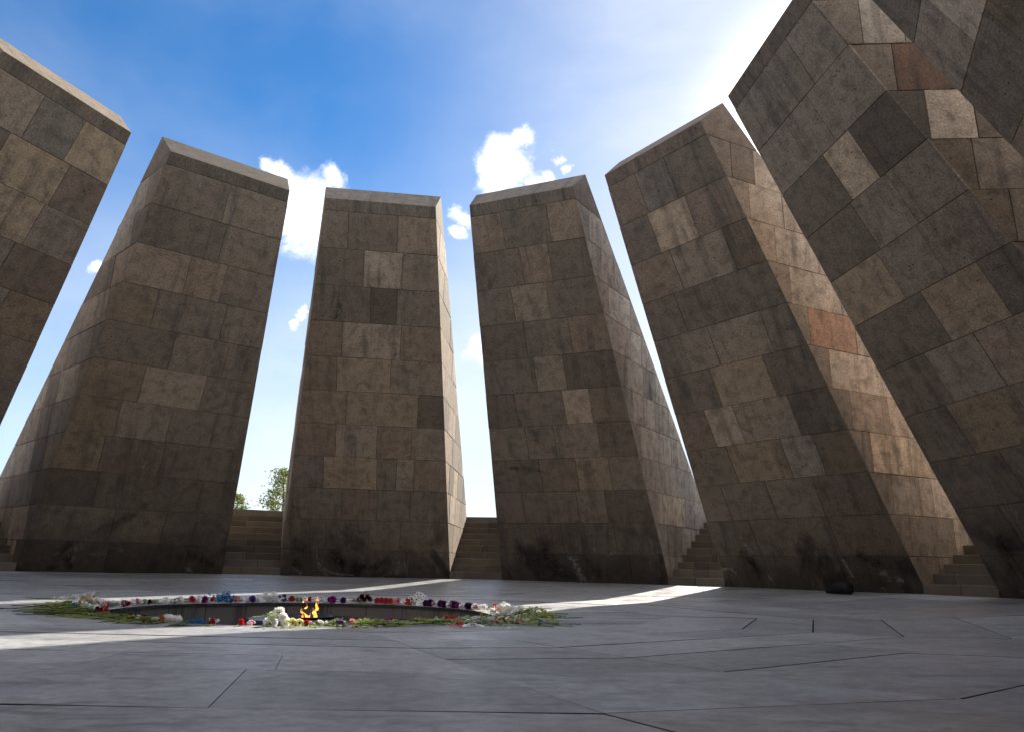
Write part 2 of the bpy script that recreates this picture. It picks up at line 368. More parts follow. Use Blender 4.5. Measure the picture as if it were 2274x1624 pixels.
def tile(c, tone):
    """c: four ground corners counter-clockwise; laid as a slab with its edges dropped, 12 mm gaps"""
    cen = sum(c, Vector()) / len(c); g = rng.uniform(.0016, .0038); up = rng.uniform(-.0022, .0022)
    tx, ty = rng.uniform(-.0009, .0009), rng.uniform(-.0009, .0009)
    n = len(c); A = []; B = []
    ge = [g] * n
    if n == 4: ge = [rng.uniform(.0004, .0012), rng.uniform(.003, .0085), rng.uniform(.0004, .0012), rng.uniform(.003, .0085)]
    for k, (extra, L) in enumerate(((0.0, A), (.0013, B))):
        for i in range(n):
            d1 = (c[i] - c[i - 1]).normalized(); d2 = (c[(i + 1) % n] - c[i]).normalized()
            n1 = Vector((-d1.y, d1.x, 0)); n2 = Vector((-d2.y, d2.x, 0)); o1, o2 = ge[i - 1] + extra, ge[i] + extra
            dot = n1.dot(n2); den = 1 - dot * dot
            if den < .01: q = c[i] + n1 * ((o1 + o2) / 2)
            else: q = c[i] + n1 * ((o1 - o2 * dot) / den) + n2 * ((o2 - o1 * dot) / den)
            q = Vector((q.x, q.y, zf(math.hypot(q.x, q.y)) + up + tx * (q.x - cen.x) + ty * (q.y - cen.y) - (.0008 if k == 0 else 0)))
            L.append(q)
    uv = lambda L: [(p.x, p.y) for p in L]
    FB.face(B, uv(B), tone)
    for i in range(n):
        j = (i + 1) % n
        FB.face([A[i], A[j], B[j], B[i]], uv([A[i], A[j], B[j], B[i]]), tuple(x * .45 for x in tone))
        a_, b_ = A[i] - Z * .03, A[j] - Z * .03
        FB.face([a_, b_, A[j], A[i]], uv([A[i], A[j], A[j], A[i]]), (.10, .09, .08) if (n != 4 or i % 2) else (.30, .28, .26))
def tone(lo=.80, hi=1.16): 
    k = rng.uniform(lo, hi); return (k * rng.uniform(.98, 1.02), k, k * rng.uniform(.98, 1.03))
SEAMS = [(156.5, 1.0), (144.4, 1.06), (110.8, 1.25), (89.0, 1.36), (55.0, 1.25), (22.5, 1.05), (-22.5, 1.0), (-67.5, 1.0), (-112.5, 1.0), (-156.5, 1.0)]
ROWS = [2.62, 3.30, 3.72, 4.22, 4.77, 5.70, 6.65, 7.55, 8.40, 9.25, 10.1]
for sct in range(10):
    (d1, f1), (d0, f0) = SEAMS[sct], SEAMS[(sct + 1) % 10]
    if sct == 9: d0, f0 = 156.5 - 360, 1.0
    a0, a1 = R(d0), R(d1); m = max(4, int((d1 - d0) / 3.6))
    # rim stones: curved inner edge
    n_ = 3 if d1 - d0 > 20 else 1
    for j in range(n_):
        b0, b1 = a0 + (a1 - a0) * j / n_, a0 + (a1 - a0) * (j + 1) / n_
        inner = [pol(RIM, b0 + (b1 - b0) * i / 6) for i in range(7)]
        o0, o1 = pol(ROWS[0] / .92 * f0, a0), pol(ROWS[0] / .92 * f1, a1)
        tile(list(reversed(inner + [o0.lerp(o1, (j + 1) / n_), o0.lerp(o1, j / n_)])), tone())
    for i in range(len(ROWS) - 1):
        r0, r1 = ROWS[i] / .92, ROWS[i + 1] / .92
        q = [pol(r0 * f0, a0), pol(r1 * f0, a0), pol(r1 * f1, a1), pol(r0 * f1, a1)]
        L = (q[2] - q[1]).length; ks = []
        if sct == 9 and i in (3, 4):
            for xx in ((1.08, -.7) if i == 4 else (1.05, .2)): ks.append(((q[1].x - xx) / (q[1].x - q[2].x) + (q[0].x - xx) / (q[0].x - q[3].x)) / 2)
            ks = sorted(k for k in ks if .05 < k < .95)
        else:
            n_ = max(1, int(round(L / rng.uniform(1.7, 2.8)))); ks = [(j + rng.uniform(-.18, .18)) / n_ for j in range(1, n_)]
        ks = [0.0] + ks + [1.0]
        for k0, k1 in zip(ks, ks[1:]):
            tile(list(reversed([q[0].lerp(q[3], k0), q[1].lerp(q[2], k0), q[1].lerp(q[2], k1), q[0].lerp(q[3], k1)])), tone())
fl = structure('floor', FB.mesh('floor'), M['floor'])
# joint bed under the tiles
bm = bmesh.new(); NS = 96; rr = [RIM, 2.2, 2.5, 2.9, 3.6, 5, 5.9, 6.5, 7, 8, 9, 10, 10.8]
vs = [[bm.verts.new((r * math.sin(2 * math.pi * i / NS), r * math.cos(2 * math.pi * i / NS), zf(r) - .026)) for i in range(NS)] for r in rr]
for j in range(len(rr) - 1):
    for i in range(NS):
        k = (i + 1) % NS; bm.faces.new((vs[j][i], vs[j + 1][i], vs[j + 1][k], vs[j][k]))
bm.normal_update()
structure('floor_bed', bm_mesh('floor_bed', bm), M['joint'])

# ------------------------------------------------------------------ plaza and ground
STEPS, RISE, RUN, D0 = 10, 0.166, 0.30, 10.10
PZ = STEPS * RISE; DTOP = D0 + RUN * (STEPS - 1)
bm = bmesh.new(); ring = []
for k in range(12):
    a = PHI0 + R(30 * k)
    for da, r in ((-11.2, 12.25), (0, 12.0), (11.2, 12.25), (11.45, (DTOP + .02) / math.cos(R(3.55))), (18.55, (DTOP + .02) / math.cos(R(3.55)))):
        ring.append((a + R(da), r))
def sheet(name, rings, z, mat):
    bm = bmesh.new(); L = [[bm.verts.new((r * math.sin(a), r * math.cos(a), z_)) for (a, r) in rg] for rg, z_ in zip(rings, z)]
    for p, q in zip(L, L[1:]):
        for i in range(len(p)):
            k = (i + 1) % len(p); bm.faces.new((p[i], q[i], q[k], p[k]))
    bm.normal_update()
    return structure(name, bm_mesh(name, bm), mat)
sheet('plaza', [ring, [(a, 20) for a, r in ring], [(a, 34) for a, r in ring]], [PZ, PZ, PZ], M['plaza'])
sheet('ground', [[(a, 33.9) for a, r in ring], [(a, 60) for a, r in ring], [(a, 300) for a, r in ring], [(a, 4000) for a, r in ring]], [PZ - .06, PZ - .5, PZ - 6, PZ - 30], M['grass'])

# ------------------------------------------------------------------ leaning slabs
ZC = [7.47, 6.78, 6.085, 5.39, 4.70, 4.02, 3.335, 2.65, 1.965, 1.285, 0.61, -0.06]
def front_r(z): return RB + (RT_ - RB) * z / HT
def back_r(z): return RK + (RP - RK) * z / HP
JF = {0: [[-.668, .377], [-.314, .516], [-.139, .434], [-.73, .552], [-.825, .367], [-.59, 1.018], [-.807, .12, .909], [-1.064, .152, .601, 1.002], [-.631, .194, .961], [-.973, .022, .758], [-.678, .174, .942]],
      1: [[-.495, .537], [-.207, .434], [-.545, .264], [-.403, .625], [-.305, .378], [-.891, .233, .837], [-.772, -.104, .911], [-.569, .287, 1.045], [-1.131, .183, .846], [-.929, -.303, .941], [-.962, .202, .63, 1.189]],
      2: [[-.493, .223], [-.549, .352], [-.365, .824], [-.619], [-.87, -.192, .937], [-.482, .686], [-.943, -.293, .869], [-.759, .413, 1.056], [-1.227, -.213, .752], [-.877, .773], [-1.127, -.175, .672]],
      3: [[-.218, .463], [.216], [-.143, .487], [-.214, .6], [-.315, .533], [-.034, .999], [-.615, .332], [-.812, .35], [-.418, .9], [-1.019, .2], [-1.346, -.2, .9]],
      11: [[.032], [.163], [-.328, .375], [-.738, .578], [-.238, .824], [-.623, .56], [-.89, .071, .967], [-1.021, .119], [-.957, 1.06], [-.492, .507], [-1.107, -.433, 1.138]],
      10: [[-.344, .385], [-.505, .53], [-.3, .483], [-.75, .38], [-.2, .7], [-.8, .3], [-.3, .9], [-.9, .1], [-.5, .8], [-.9, .4], [-.3, .9]]}
TF = {0: ['.85 .75 .95r', '.72 1.25 .9', '.75 .58 .85', '.85r 1.15 .9r', '.85r 1.08y 1', '.95r 1.05y .7', '.92r 1.12 .95r 1', '.88 1.12y .85 1.08 .95r', '.85 .85r .8 .8', '.75 .75 .8 .75', '.7 .72 .68 .7'],
      1: ['.9r .74 .95r', '.75 .92r .7', '.8 1 .74', '.7 .85 .88r', '.8 1 .68r', '.7 .82 1.22r .82r', '.85 .9 .95 .74r', '.7 .8r .98y .85', '.75r .78 .88 .65', '.68 .7 .7 .72', '.66 .45 .6 .55 .6'],
      2: ['.85r .85b .75', '.78 1.35y .88r', '.9r 1 .74y', '.75 .75', '.82 .95 1 .82', '.78 1.08y .72', '.8r 1.22 1 .7', '.75 .95y 1.02b .7y', '.75 .75 .8 .68r', '.62 .72 .68r', '.6 .6 .62 .52'],
      3: ['.85 .85 .92', '.95 .95', '.75 1.4y .6', '.75 1 .88', '1.1y .92 .88', '.74 1.05y .7', '.76 .98 1.05r', '.75 .9y .85', '.68 .72 .7', '.6 .65 .62', '.55 .5 .55 .5'],
      11: ['.82 .95', '.74 .9', '1.05r .98y .88', '.86y .86 .98', '.8 .92 .9', '.86y 1.12 .86', '.86y 1 .86 .85', '.88y .75r .78 .78', '.6 .7 .7', '.82 .78 .68', '.58 .6 .56 .58']}
JS = {2: [[6.362, 6.876], [6.708, 7.471], [7.232, 8.195], [7.501, 8.69], [7.848, 8.967], [8.262, 9.9], [8.655, 9.581], [9.044, 9.983], [9.445, 10.467], [9.868, 10.912], [10.4]],
      1: [[6.403, 6.877], [6.909, 7.515], [7.238, 8.282], [7.662, 8.265, 8.806], [7.985, 8.871, 9.549], [8.325, 9.467, 10.264], [8.663, 10.355, 10.919], [9.068, 10.93], [9.486, 11.077], [9.897, 10.842], [10.5]],
      3: [[6.418, 6.929], [6.753, 7.9], [7.059, 7.604], [7.512, 8.6], [7.832, 9.0], [8.2, 9.1], [8.6, 9.8], [9.1, 10.2], [9.4, 10.6], [9.9, 11.0], [10.4]]}
TS = {2: ['.68 .6 1.1', '.85 1.05 1', '1r 1.15 1.1', '.85r 1.15 1.15', '.85 .98R 1.1', '.85 1.25 1.2', '.78 1r 1.1r', '.85 1.35y 1.1y', '.85 1.05 1.25', '.8 .85 1.2', '.78 .9'],
      1: ['.75 .95 .9', '.9 .95r .85', '.9r 1.15 .9', '.95 1r 1.2 1', '.8r 1.1 .8 1', '.9 1.15 .85 1', '.85r 1.1 .95 1', '.95 1.05 .9', '.9 1.25y .95', '.9 .8 1.15', '.95 1.05'],
      3: ['.85 1.25b .9', '.9 .68R 1', '.62 1.6 .8', '.8y 1 .9', '.8y .95 .9', '.85 .9 .9', '.9 1 .85', '.9 1 .9', '.9 1 .9', '.9 .9 .9', '.8 .9']}
def parse(s):
    out = []
    for q in s.split():
        hue = q[-1] if q[-1].isalpha() else ''
        k = float(q[:-1] if hue else q)
        r = {'': (1, 1, 1), 'r': (1.04, .985, .96), 'R': (1.12, .86, .76), 'y': (1.04, 1.0, .90), 'b': (.95, 1.0, 1.07), 'g': (.97, 1, 1)}[hue]
        k = 1.10 * k ** 1.42
        out.append((k * r[0], k * r[1], k * r[2]))
    return out
def rand_tone(g):
    k = g.choice((.55, .68, .78, .85, .92, 1.0, 1.15, 1.35)); h = g.choice(((1, 1, 1), (1.04, .985, .96), (1.05, 1, .88), (.96, 1, 1.06), (1, 1, 1)))
    return tuple(k * x for x in h)
JW = 0.0045
def stain_material(name, col, lo, hi):
    m, t, b, o = material(name)
    p = t.new('ShaderNodeTexCoord').outputs['Object']
    t.put(b.inputs['Base Color'], t.mix(t.noise(p, 30.0, 4.0), tuple(x * .6 for x in col), tuple(min(1, x * 1.3) for x in col))); b.inputs['Roughness'].default_value = 0.95; b.inputs['Specular IOR Level'].default_value = 0.1
    tr = t.new('ShaderNodeBsdfTransparent'); mx = t.new('ShaderNodeMixShader')
    ed = t.new('ShaderNodeAttribute', attribute_name='tone').outputs['Fac']
    t.put(mx.inputs[0], t.ramp(t.math('MULTIPLY', t.ramp(t.noise(p, 7.5, 7.0, 0.75, 0.6), 0.22, 0.78), ed), lo, hi, .0, .82))
    t.l.new(tr.outputs[0], mx.inputs[1]); t.l.new(b.outputs[0], mx.inputs[2]); t.l.new(mx.outputs[0], o.inputs['Surface'])
    return m
M['lime'] = stain_material('lime_stain', (0.36, 0.35, 0.34), 0.06, 0.95)
M['soot'] = stain_material('soot_stain', (0.016, 0.014, 0.014), 0.0, 1.15)
# weather marks seen on the front faces: kind, then picture points (2273 px wide) with half widths
STAINS = {0: [('lime', (727, 712, 3), (721, 744, 4), (717, 788, 2)), ('lime', (912, 792, 2), (923, 787, 8), (934, 783, 3)), ('lime', (729, 469, 1.5), (735, 507, 2)), ('lime', (703, 1212, 2), (705, 1243, 4), (713, 1260, 8), (746, 1274, 6), (790, 1277, 3)), ('lime', (904, 1240, 2), (904, 1262, 4), (903, 1279, 3)), ('lime', (880, 1268, 3), (893, 1256, 8), (903, 1247, 2)), ('soot', (735, 1215, 8), (742, 1240, 22), (800, 1258, 14), (850, 1262, 6)), ('soot', (650, 1190, 10), (665, 1225, 22), (655, 1262, 14)), ('soot', (754, 640, 3), (750, 690, 9), (744, 712, 5)), ('lime', (893, 646, 2), (900, 644, 5), (904, 642, 2))],
          1: [('lime', (1258, 1234, 5), (1276, 1240, 17), (1284, 1262, 10), (1280, 1280, 3)), ('lime', (1310, 1206, 2), (1318, 1216, 6), (1324, 1226, 2)), ('lime', (1345, 1232, 3), (1365, 1224, 5), (1392, 1228, 3)), ('soot', (1198, 1182, 6), (1206, 1212, 20), (1218, 1250, 26), (1250, 1280, 20), (1300, 1284, 8)), ('soot', (1300, 1240, 4), (1320, 1256, 14), (1330, 1284, 10)), ('lime', (1067, 637, 1.5), (1075, 634, 4), (1082, 632, 1.5)), ('soot', (1120, 1040, 4), (1160, 1038, 9), (1210, 1046, 3))],
          2: [('lime', (1637, 1182, 3), (1660, 1215, 9), (1679, 1230, 5)), ('lime', (1868, 1236, 4), (1888, 1266, 7), (1899, 1292, 3)), ('lime', (1752, 690, 2), (1759, 692, 6), (1765, 691, 2)), ('lime', (1753, 712, 3), (1757, 722, 6), (1760, 732, 2)), ('soot', (1770, 1200, 4), (1776, 1220, 9), (1786, 1264, 6)), ('soot', (1640, 1215, 12), (1665, 1245, 18), (1690, 1285, 8)), ('soot', (1895, 1225, 8), (1935, 1245, 20), (1990, 1262, 10)), ('lime', (1700, 1262, 3), (1712, 1285, 5), (1720, 1302, 2))],
          3: [('lime', (2146, 1012, 1), (2161, 1040, 2), (2174, 1062, 3), (2194, 1093, 2.5), (2211, 1119, 2)), ('lime', (2157, 1007, 3), (2176, 1029, 2), (2190, 1054, 2.5), (2210, 1085, 2)), ('lime', (2254, 1132, 4), (2262, 1155, 6), (2272, 1178, 3)), ('soot', (2215, 1180, 10), (2235, 1225, 16), (2258, 1280, 8)), ('lime', (2230, 480, 1), (2238, 500, 3), (2250, 515, 2))],
          11: [('lime', (446, 404, 3), (444, 412, 6), (441, 421, 2)), ('lime', (425, 394, 3), (424, 400, 4), (423, 408, 1)), ('lime', (526, 428, 1), (516, 445, 2.5), (517, 466, 4), (508, 498, 2)), ('lime', (312, 1040, 3), (321, 1031, 8), (328, 1022, 3)), ('soot', (330, 1110, 5), (300, 1140, 12), (250, 1165, 4)), ('soot', (150, 1232, 10), (152, 1255, 14), (160, 1262, 6)), ('soot', (410, 1225, 8), (440, 1240, 16), (480, 1255, 8))]}
def stain(k, kind, pts, root, off, e, t):
    """a weather mark lying on the front face, 5 mm proud of the blocks"""
    nrm = (e * HT + Z * (RB - RT_)).normalized(); d0 = (e * RB).dot(nrm); g = random.Random(int(pts[0][0] * 7 + k)); P_ = []
    for a, b in zip(pts, pts[1:]):
        for j in range(5):
            u = j / 5; P_.append((a[0] + (b[0] - a[0]) * u + g.uniform(-.25, .25) * a[2], a[1] + (b[1] - a[1]) * u, (a[2] + (b[2] - a[2]) * u) * g.uniform(.75, 1.25)))
    P_.append(pts[-1]); V_ = []; 
    for i, (x, y, w_) in enumerate(P_):
        q0, q1 = P_[max(0, i - 1)], P_[min(len(P_) - 1, i + 1)]; dx, dy = q1[0] - q0[0], q1[1] - q0[1]; L = math.hypot(dx, dy) or 1; nx, ny = -dy / L, dx / L
        for sgn in (-1.35, 0, 1.35):
            d = FW + RT * ((x + nx * w_ * sgn - 1136.5) / FPX) + UP * ((812.0 - y - ny * w_ * sgn) / FPX)
            q = CP + d * ((d0 - CP.dot(nrm)) / d.dot(nrm)) - nrm * .0075
            if q.z < .004: q = q + (Z * (.004 - q.z))
            s_ = q.dot(t); lim = TH * q.dot(e) - .01; q = q + t * (max(-lim, min(lim, s_)) - s_)
            V_.append(tuple(q + off))
    n = len(P_); F_ = []
    for i in range(n - 1):
        for c in (0, 1): F_.append((i * 3 + c, i * 3 + c + 1, i * 3 + c + 4, i * 3 + c + 3))
    me = bpy.data.meshes.new('stain'); me.from_pydata(V_, [], F_); me.update()
    at = me.attributes.new('tone', 'FLOAT_COLOR', 'POINT'); val = []
    for i in range(n):
        for c in (0, 1, 2):
            v = 1.0 if (c == 1 and 0 < i < n - 1) else 0.0
            val += [v, v, v, 1.0]
    at.data.foreach_set('color', val)
    link('lime_stain' if kind == 'lime' else 'soot_stain', me, M[kind], root)
def build_slab(k, label):
    g = random.Random(100 + k); a = PHI0 + R(30 * k)
    e = Vector((math.sin(a), math.cos(a), 0)); t = Vector((math.cos(a), -math.sin(a), 0))
    root = thing('memorial_slab', label, 'memorial slab', e * RB, 'leaning stone slabs in a ring around the flame')
    off = -(e * RB)                                                       # children are given in world space
    P = lambda r, s, z: e * r + t * s + Z * z + off
    # front face frame: U = tangent, V = up the slope, N inward and down
    slope = Vector((e.x * (RT_ - RB), e.y * (RT_ - RB), HT)); V = slope.normalized(); cz = HT / slope.length
    O = P(RB, 0, 0); N = t.cross(V); N = N if N.dot(e) < 0 else -N
    fb = Blocks(); sb = {-1: Blocks(), 1: Blocks()}
    corner = {}
    for c in range(11):
        z1, z0 = ZC[c], ZC[c + 1]
        js = (JF[k][c] if k in JF else sorted(g.uniform(-.12, .12) + x for x in ((-.45, .5), (-.1, .6), (-.7, .15))[(c + g.randrange(2)) % 3]))
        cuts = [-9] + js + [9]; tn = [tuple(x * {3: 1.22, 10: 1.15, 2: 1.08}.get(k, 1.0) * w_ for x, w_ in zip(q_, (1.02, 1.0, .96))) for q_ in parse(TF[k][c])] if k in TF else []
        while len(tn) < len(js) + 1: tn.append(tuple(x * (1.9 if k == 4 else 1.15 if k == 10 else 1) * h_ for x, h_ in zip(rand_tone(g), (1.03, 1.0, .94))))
        full = [(-TH * front_r(z0), z0 / cz), (TH * front_r(z0), z0 / cz), (TH * front_r(z1), z1 / cz), (-TH * front_r(z1), z1 / cz)]
        for i in range(len(js) + 1):
            q = clip(clip(full, 1, 0, cuts[i + 1]), -1, 0, -cuts[i])
            if len(q) < 3 or area(q) < .004: continue
            offs = []
            for p, r in zip(q, q[1:] + q[:1]):
                horiz = abs(p[1] - r[1]) < 1e-6
                onedge = (not horiz) and abs(abs((p[0] + r[0]) / 2) - TH * front_r((p[1] + r[1]) / 2 * cz)) < .02
                offs.append(0.0 if onedge else JW * g.uniform(.6, 1.2))
            fb.block(q, O, t, V, N, (*tn[i], g.random()), offs, lift=g.uniform(-.004, .004), uv0=(k * 7.3, 0))
        corner[c] = (tn[0], tn[len(js)])
    root_front = link('front_face', fb.mesh('slab_front'), M['front'], root)
    for sp_ in STAINS.get(k, ()): stain(k, sp_[0], sp_[1:], root, off, e, t)
    # side faces: radial planes
    for sg in (-1, 1):
        rho = math.atan(TH); ad = a + sg * rho; ax = Vector((math.sin(ad), math.cos(ad), 0))
        n = Vector((math.cos(ad), -math.sin(ad), 0)) * sg
        sc = 1 / math.cos(rho)                                            # distance along the plane = r * sc
        for c in range(11):
            z1, z0 = ZC[c], ZC[c + 1]
            prof = [(front_r(z0), z0), (back_r(z0), z0), (back_r(z1), z1), (front_r(z1), z1)]
            if sg == 1 and k in JS: js = JS[k][c]
            else:
                w_ = back_r((z0 + z1) / 2) - front_r((z0 + z1) / 2); js = []; x = front_r((z0 + z1) / 2) + g.choice((.35, .5, .75))
                while x < back_r(z0) - .35: js.append(x); x += g.uniform(.65, 1.25)
            tn = parse(TS[k][c]) if (sg == 1 and k in TS) else []
            tn = [tuple(x * {1: 1.55, 2: 1.4}.get(k, 1.0) * h_ for x, h_ in zip(q_, (.95, 1.0, 1.06) if k == 1 else (1, 1, 1))) for q_ in tn]  # paler, less weathered sides, lifted further to stand in for bounced light
            if not tn: tn = [corner[c][0 if sg < 0 else 1]]
            while len(tn) < len(js) + 1: tn.append(tuple(x * 1.05 for x in rand_tone(g)))
            cuts = [-99] + list(js) + [99]
            for i in range(len(js) + 1):
                q = clip(clip(prof, 1, 0, cuts[i + 1]), -1, 0, -cuts[i])
                if len(q) < 3 or area(q) < .004: continue
                q2 = [(p[0] * sc, p[1]) for p in q]
                if sg == 1: q2 = q2
                offs = []
                for p, r in zip(q2, q2[1:] + q2[:1]):
                    mr, mz = (p[0] + r[0]) / 2 / sc, (p[1] + r[1]) / 2
                    horiz = abs(p[1] - r[1]) < 1e-6
                    onedge = (not horiz) and (abs(mr - front_r(mz)) < .02 or abs(mr - back_r(mz)) < .02)
                    offs.append(0.0 if onedge else JW * g.uniform(.6, 1.2))
                if sg == -1 and k in (2, 3): tn[i] = tuple(x * 1.35 for x in tn[i][:3])  # unseen left sides lightened to bounce more light onto the neighbouring slabs
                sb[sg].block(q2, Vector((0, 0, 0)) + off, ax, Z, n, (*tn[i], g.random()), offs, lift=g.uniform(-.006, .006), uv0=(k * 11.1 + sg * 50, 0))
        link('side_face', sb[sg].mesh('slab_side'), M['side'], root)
    # capstone
    cb = Blocks(); zc = ZC[0]
    def cap(r, z, s): return P(r, s * TH * r, z)
    ctone = {0: (.72, .72, .73), 1: (.68, .68, .70), 2: (.78, .72, .70), 3: (.72, .68, .66), 10: (.80, .77, .72), 11: (.58, .58, .56)}.get(k, (.75, .74, .73))
    prof = [(front_r(zc), zc), (RT_, HT), (RP, HP), (back_r(zc), zc)]
    ins = .004
    prof = [(r, z + (ins if i in (0, 3) else 0)) for i, (r, z) in enumerate(prof)]
    bmc = bmesh.new(); vv = {}
    for s in (-1, 1):
        for i, (r, z) in enumerate(prof): vv[s, i] = bmc.verts.new(cap(r, z, s))
    for i in range(4):
        j = (i + 1) % 4; bmc.faces.new((vv[-1, i], vv[1, i], vv[1, j], vv[-1, j]))
    bmc.faces.new([vv[-1, i] for i in range(4)]); bmc.faces.new([vv[1, i] for i in reversed(range(4))])
    bmesh.ops.recalc_face_normals(bmc, faces=bmc.faces)
    bmesh.ops.bevel(bmc, geom=list(bmc.edges), offset=.011, segments=2, affect='EDGES', profile=.6)
    me = bm_mesh('slab_cap', bmc)
    uvl = me.uv_layers.new(name='UVMap')
    for poly in me.polygons:
        for li in poly.loop_indices:
            co = me.vertices[me.loops[li].vertex_index].co - off
            s_ = co.dot(t); r_ = co.dot(e)
            uvl.data[li].uv = (s_ + k * 5.7 + (r_ if abs(poly.normal.dot(t)) > .8 else 0), co.z + (r_ if abs(poly.normal.dot(t)) <= .8 else 0))
    at = me.attributes.new('tone', 'FLOAT_COLOR', 'FACE'); at.data.foreach_set('color', [c for _ in me.polygons for c in (*ctone, .37 + .01 * k)])
    link('capstone', me, M['side'], root)
    # mortar core: closes the joints and makes the rear face
    bmk = bmesh.new(); i_ = .02
    prof = [(RB + .05, -.15), (front_r(zc - .01) + i_, zc - .012), (back_r(zc - .01) - .003, zc - .012), (back_r(-.15) - .003, -.15)]
    prof[0] = (front_r(-.15) + i_, -.15); vv = {}
    for s in (-1, 1):
        for i, (r, z) in enumerate(prof): vv[s, i] = bmk.verts.new(P(r, s * (TH * r - i_), z))
    for i in range(4):
        j = (i + 1) % 4; bmk.faces.new((vv[-1, i], vv[1, i], vv[1, j], vv[-1, j]))
    bmk.faces.new([vv[-1, i] for i in range(4)]); bmk.faces.new([vv[1, i] for i in reversed(range(4))])
    bmesh.ops.recalc_face_normals(bmk, faces=bmk.faces)
    link('rear_face', bm_mesh('slab_core', bmk), M['mortar'], root)
    return root
SLABS = {10: 'leaning stone slab cut by the left photo edge, with a sunlit capstone bevel',
         11: 'leaning slab with a white chalky drip under its cap and its left side showing',
         0: 'most upright leaning slab behind the flame, with a narrow sunlit right side',
         1: 'leaning slab right of the central sunlit one, with white lime patch at its base',
         2: 'strongly leaning slab with the black bag lying at its foot',
         3: 'slab towering at upper right with one pale and one reddish block on its side',
         4: 'slab overhanging the top right corner of the photo, only its left edge showing',
         5: 'leaning slab nearest the camera on the right, outside the view',
         6: 'leaning slab just behind the camera, outside the view', 7: 'leaning slab behind the camera and one to the left, outside the view',
         8: 'leaning slab far to the left of the camera, outside the view', 9: 'leaning slab just beyond the left photo edge, outside the view'}
for k in range(12): build_slab(k, SLABS[k])

# ------------------------------------------------------------------ stairs in the gaps
STL = {10: 'dark stone steps at the far left photo edge, mostly hidden by a slab', 11: 'stone steps in the gap left of the central slab, trees above them', 0: 'stone steps between the two central slabs under the white sky',
       1: 'stone steps beside the slab with the black bag, right of centre', 2: 'dark stone steps at the right edge of the photo'}
def build_stairs(k, label):
    g = random.Random(300 + k); a = PHI0 + R(30 * k + 15)
    e = Vector((math.sin(a), math.cos(a), 0)); t = Vector((math.cos(a), -math.sin(a), 0))
    root = thing('staircase', label, 'steps', e * D0, 'stone stairs between the leaning slabs')
    tg = math.tan(R(15) - math.atan(TH))
    for i in range(STEPS):
        d0 = D0 + RUN * i + g.uniform(-.006, .006); d1 = D0 + RUN * (i + 1) + .04; z1 = RISE * (i + 1); z0 = z1 - RISE - .03
        sb = Blocks(); cuts = sorted(g.uniform(-.28, .28) for _ in range(1 if g.random() < .7 else 2)); cuts = [-9] + cuts + [9]
        for c in range(len(cuts) - 1):
            lo = max(cuts[c], -tg * d0 - .012); hi = min(cuts[c + 1], tg * d0 + .012)
            lo2 = max(cuts[c], -tg * d1 - .012); hi2 = min(cuts[c + 1], tg * d1 + .012)
            gp = .004; k_ = g.uniform(.68, 1.25); tn = (k_, k_ * g.uniform(.94, .985), k_ * g.uniform(.88, .98)); b = .008; dz_ = g.uniform(-.004, .004)
            Pp = lambda d, s, z: e * (d - D0) + t * s + Z * z
            F = [Pp(d0, lo + gp, z0), Pp(d0, hi - gp, z0), Pp(d0, hi - gp, z1 - b + dz_), Pp(d0, lo + gp, z1 - b + dz_)]
            T = [Pp(d0 + b, lo + gp, z1 + dz_), Pp(d0 + b, hi - gp, z1 + dz_), Pp(d1, hi2 - gp, z1 + dz_), Pp(d1, lo2 + gp, z1 + dz_)]
            uv = [(0, 0)] * 4
            sb.face(F, uv, tn); sb.face([F[3], F[2], T[1], T[0]], uv, tn); sb.face(T, uv, tn)
            L0, L1 = Pp(d1, lo2 + gp, z0), Pp(d1, hi2 - gp, z0)
            sb.face([L0, F[0], F[3], T[0], T[3]], [(0, 0)] * 5, tn); sb.face([F[1], L1, T[2], T[1], F[2]], [(0, 0)] * 5, tn)
        link('step', sb.mesh('step'), M['step'], root)
for k in range(12):
    build_stairs(k, STL.get(k, 'stone steps between slabs %s, outside the view' % ('behind the camera' if 4 <= k <= 7 else 'on the right' if k == 3 else 'on the left')))

# ------------------------------------------------------------------ sunken pit with the flame
pit = thing('fire_pit', 'round sunken stone pit with dark streaked wall, flowers lying around its rim', 'fire pit', (0, 0, RIMZ))
PD = -1.55
for i in range(24):
    bm = bmesh.new(); a0, a1 = PHI0 + R(15 * i) + .0022, PHI0 + R(15 * i + 15) - .0022; m = 5; g_ = rng.uniform(-.003, .003)
    top = []; bot = []; tb = []
    for j in range(m + 1):
        a = a0 + (a1 - a0) * j / m; q = pol(RIM + .012 + g_, a)
        top.append(bm.verts.new((q.x, q.y, -.004))); bot.append(bm.verts.new((q.x, q.y, PD - RIMZ)))
        q = pol(RIM + .06, a); tb.append(bm.verts.new((q.x, q.y, -.010)))
    for j in range(m):
        bm.faces.new((top[j], top[j + 1], bot[j + 1], bot[j])); bm.faces.new((top[j + 1], top[j], tb[j], tb[j + 1]))
    bmesh.ops.recalc_face_normals(bm, faces=bm.faces)
    if i == 0: pass
    link('wall_stone', bm_mesh('wall_stone', bm), M['pit'], pit)
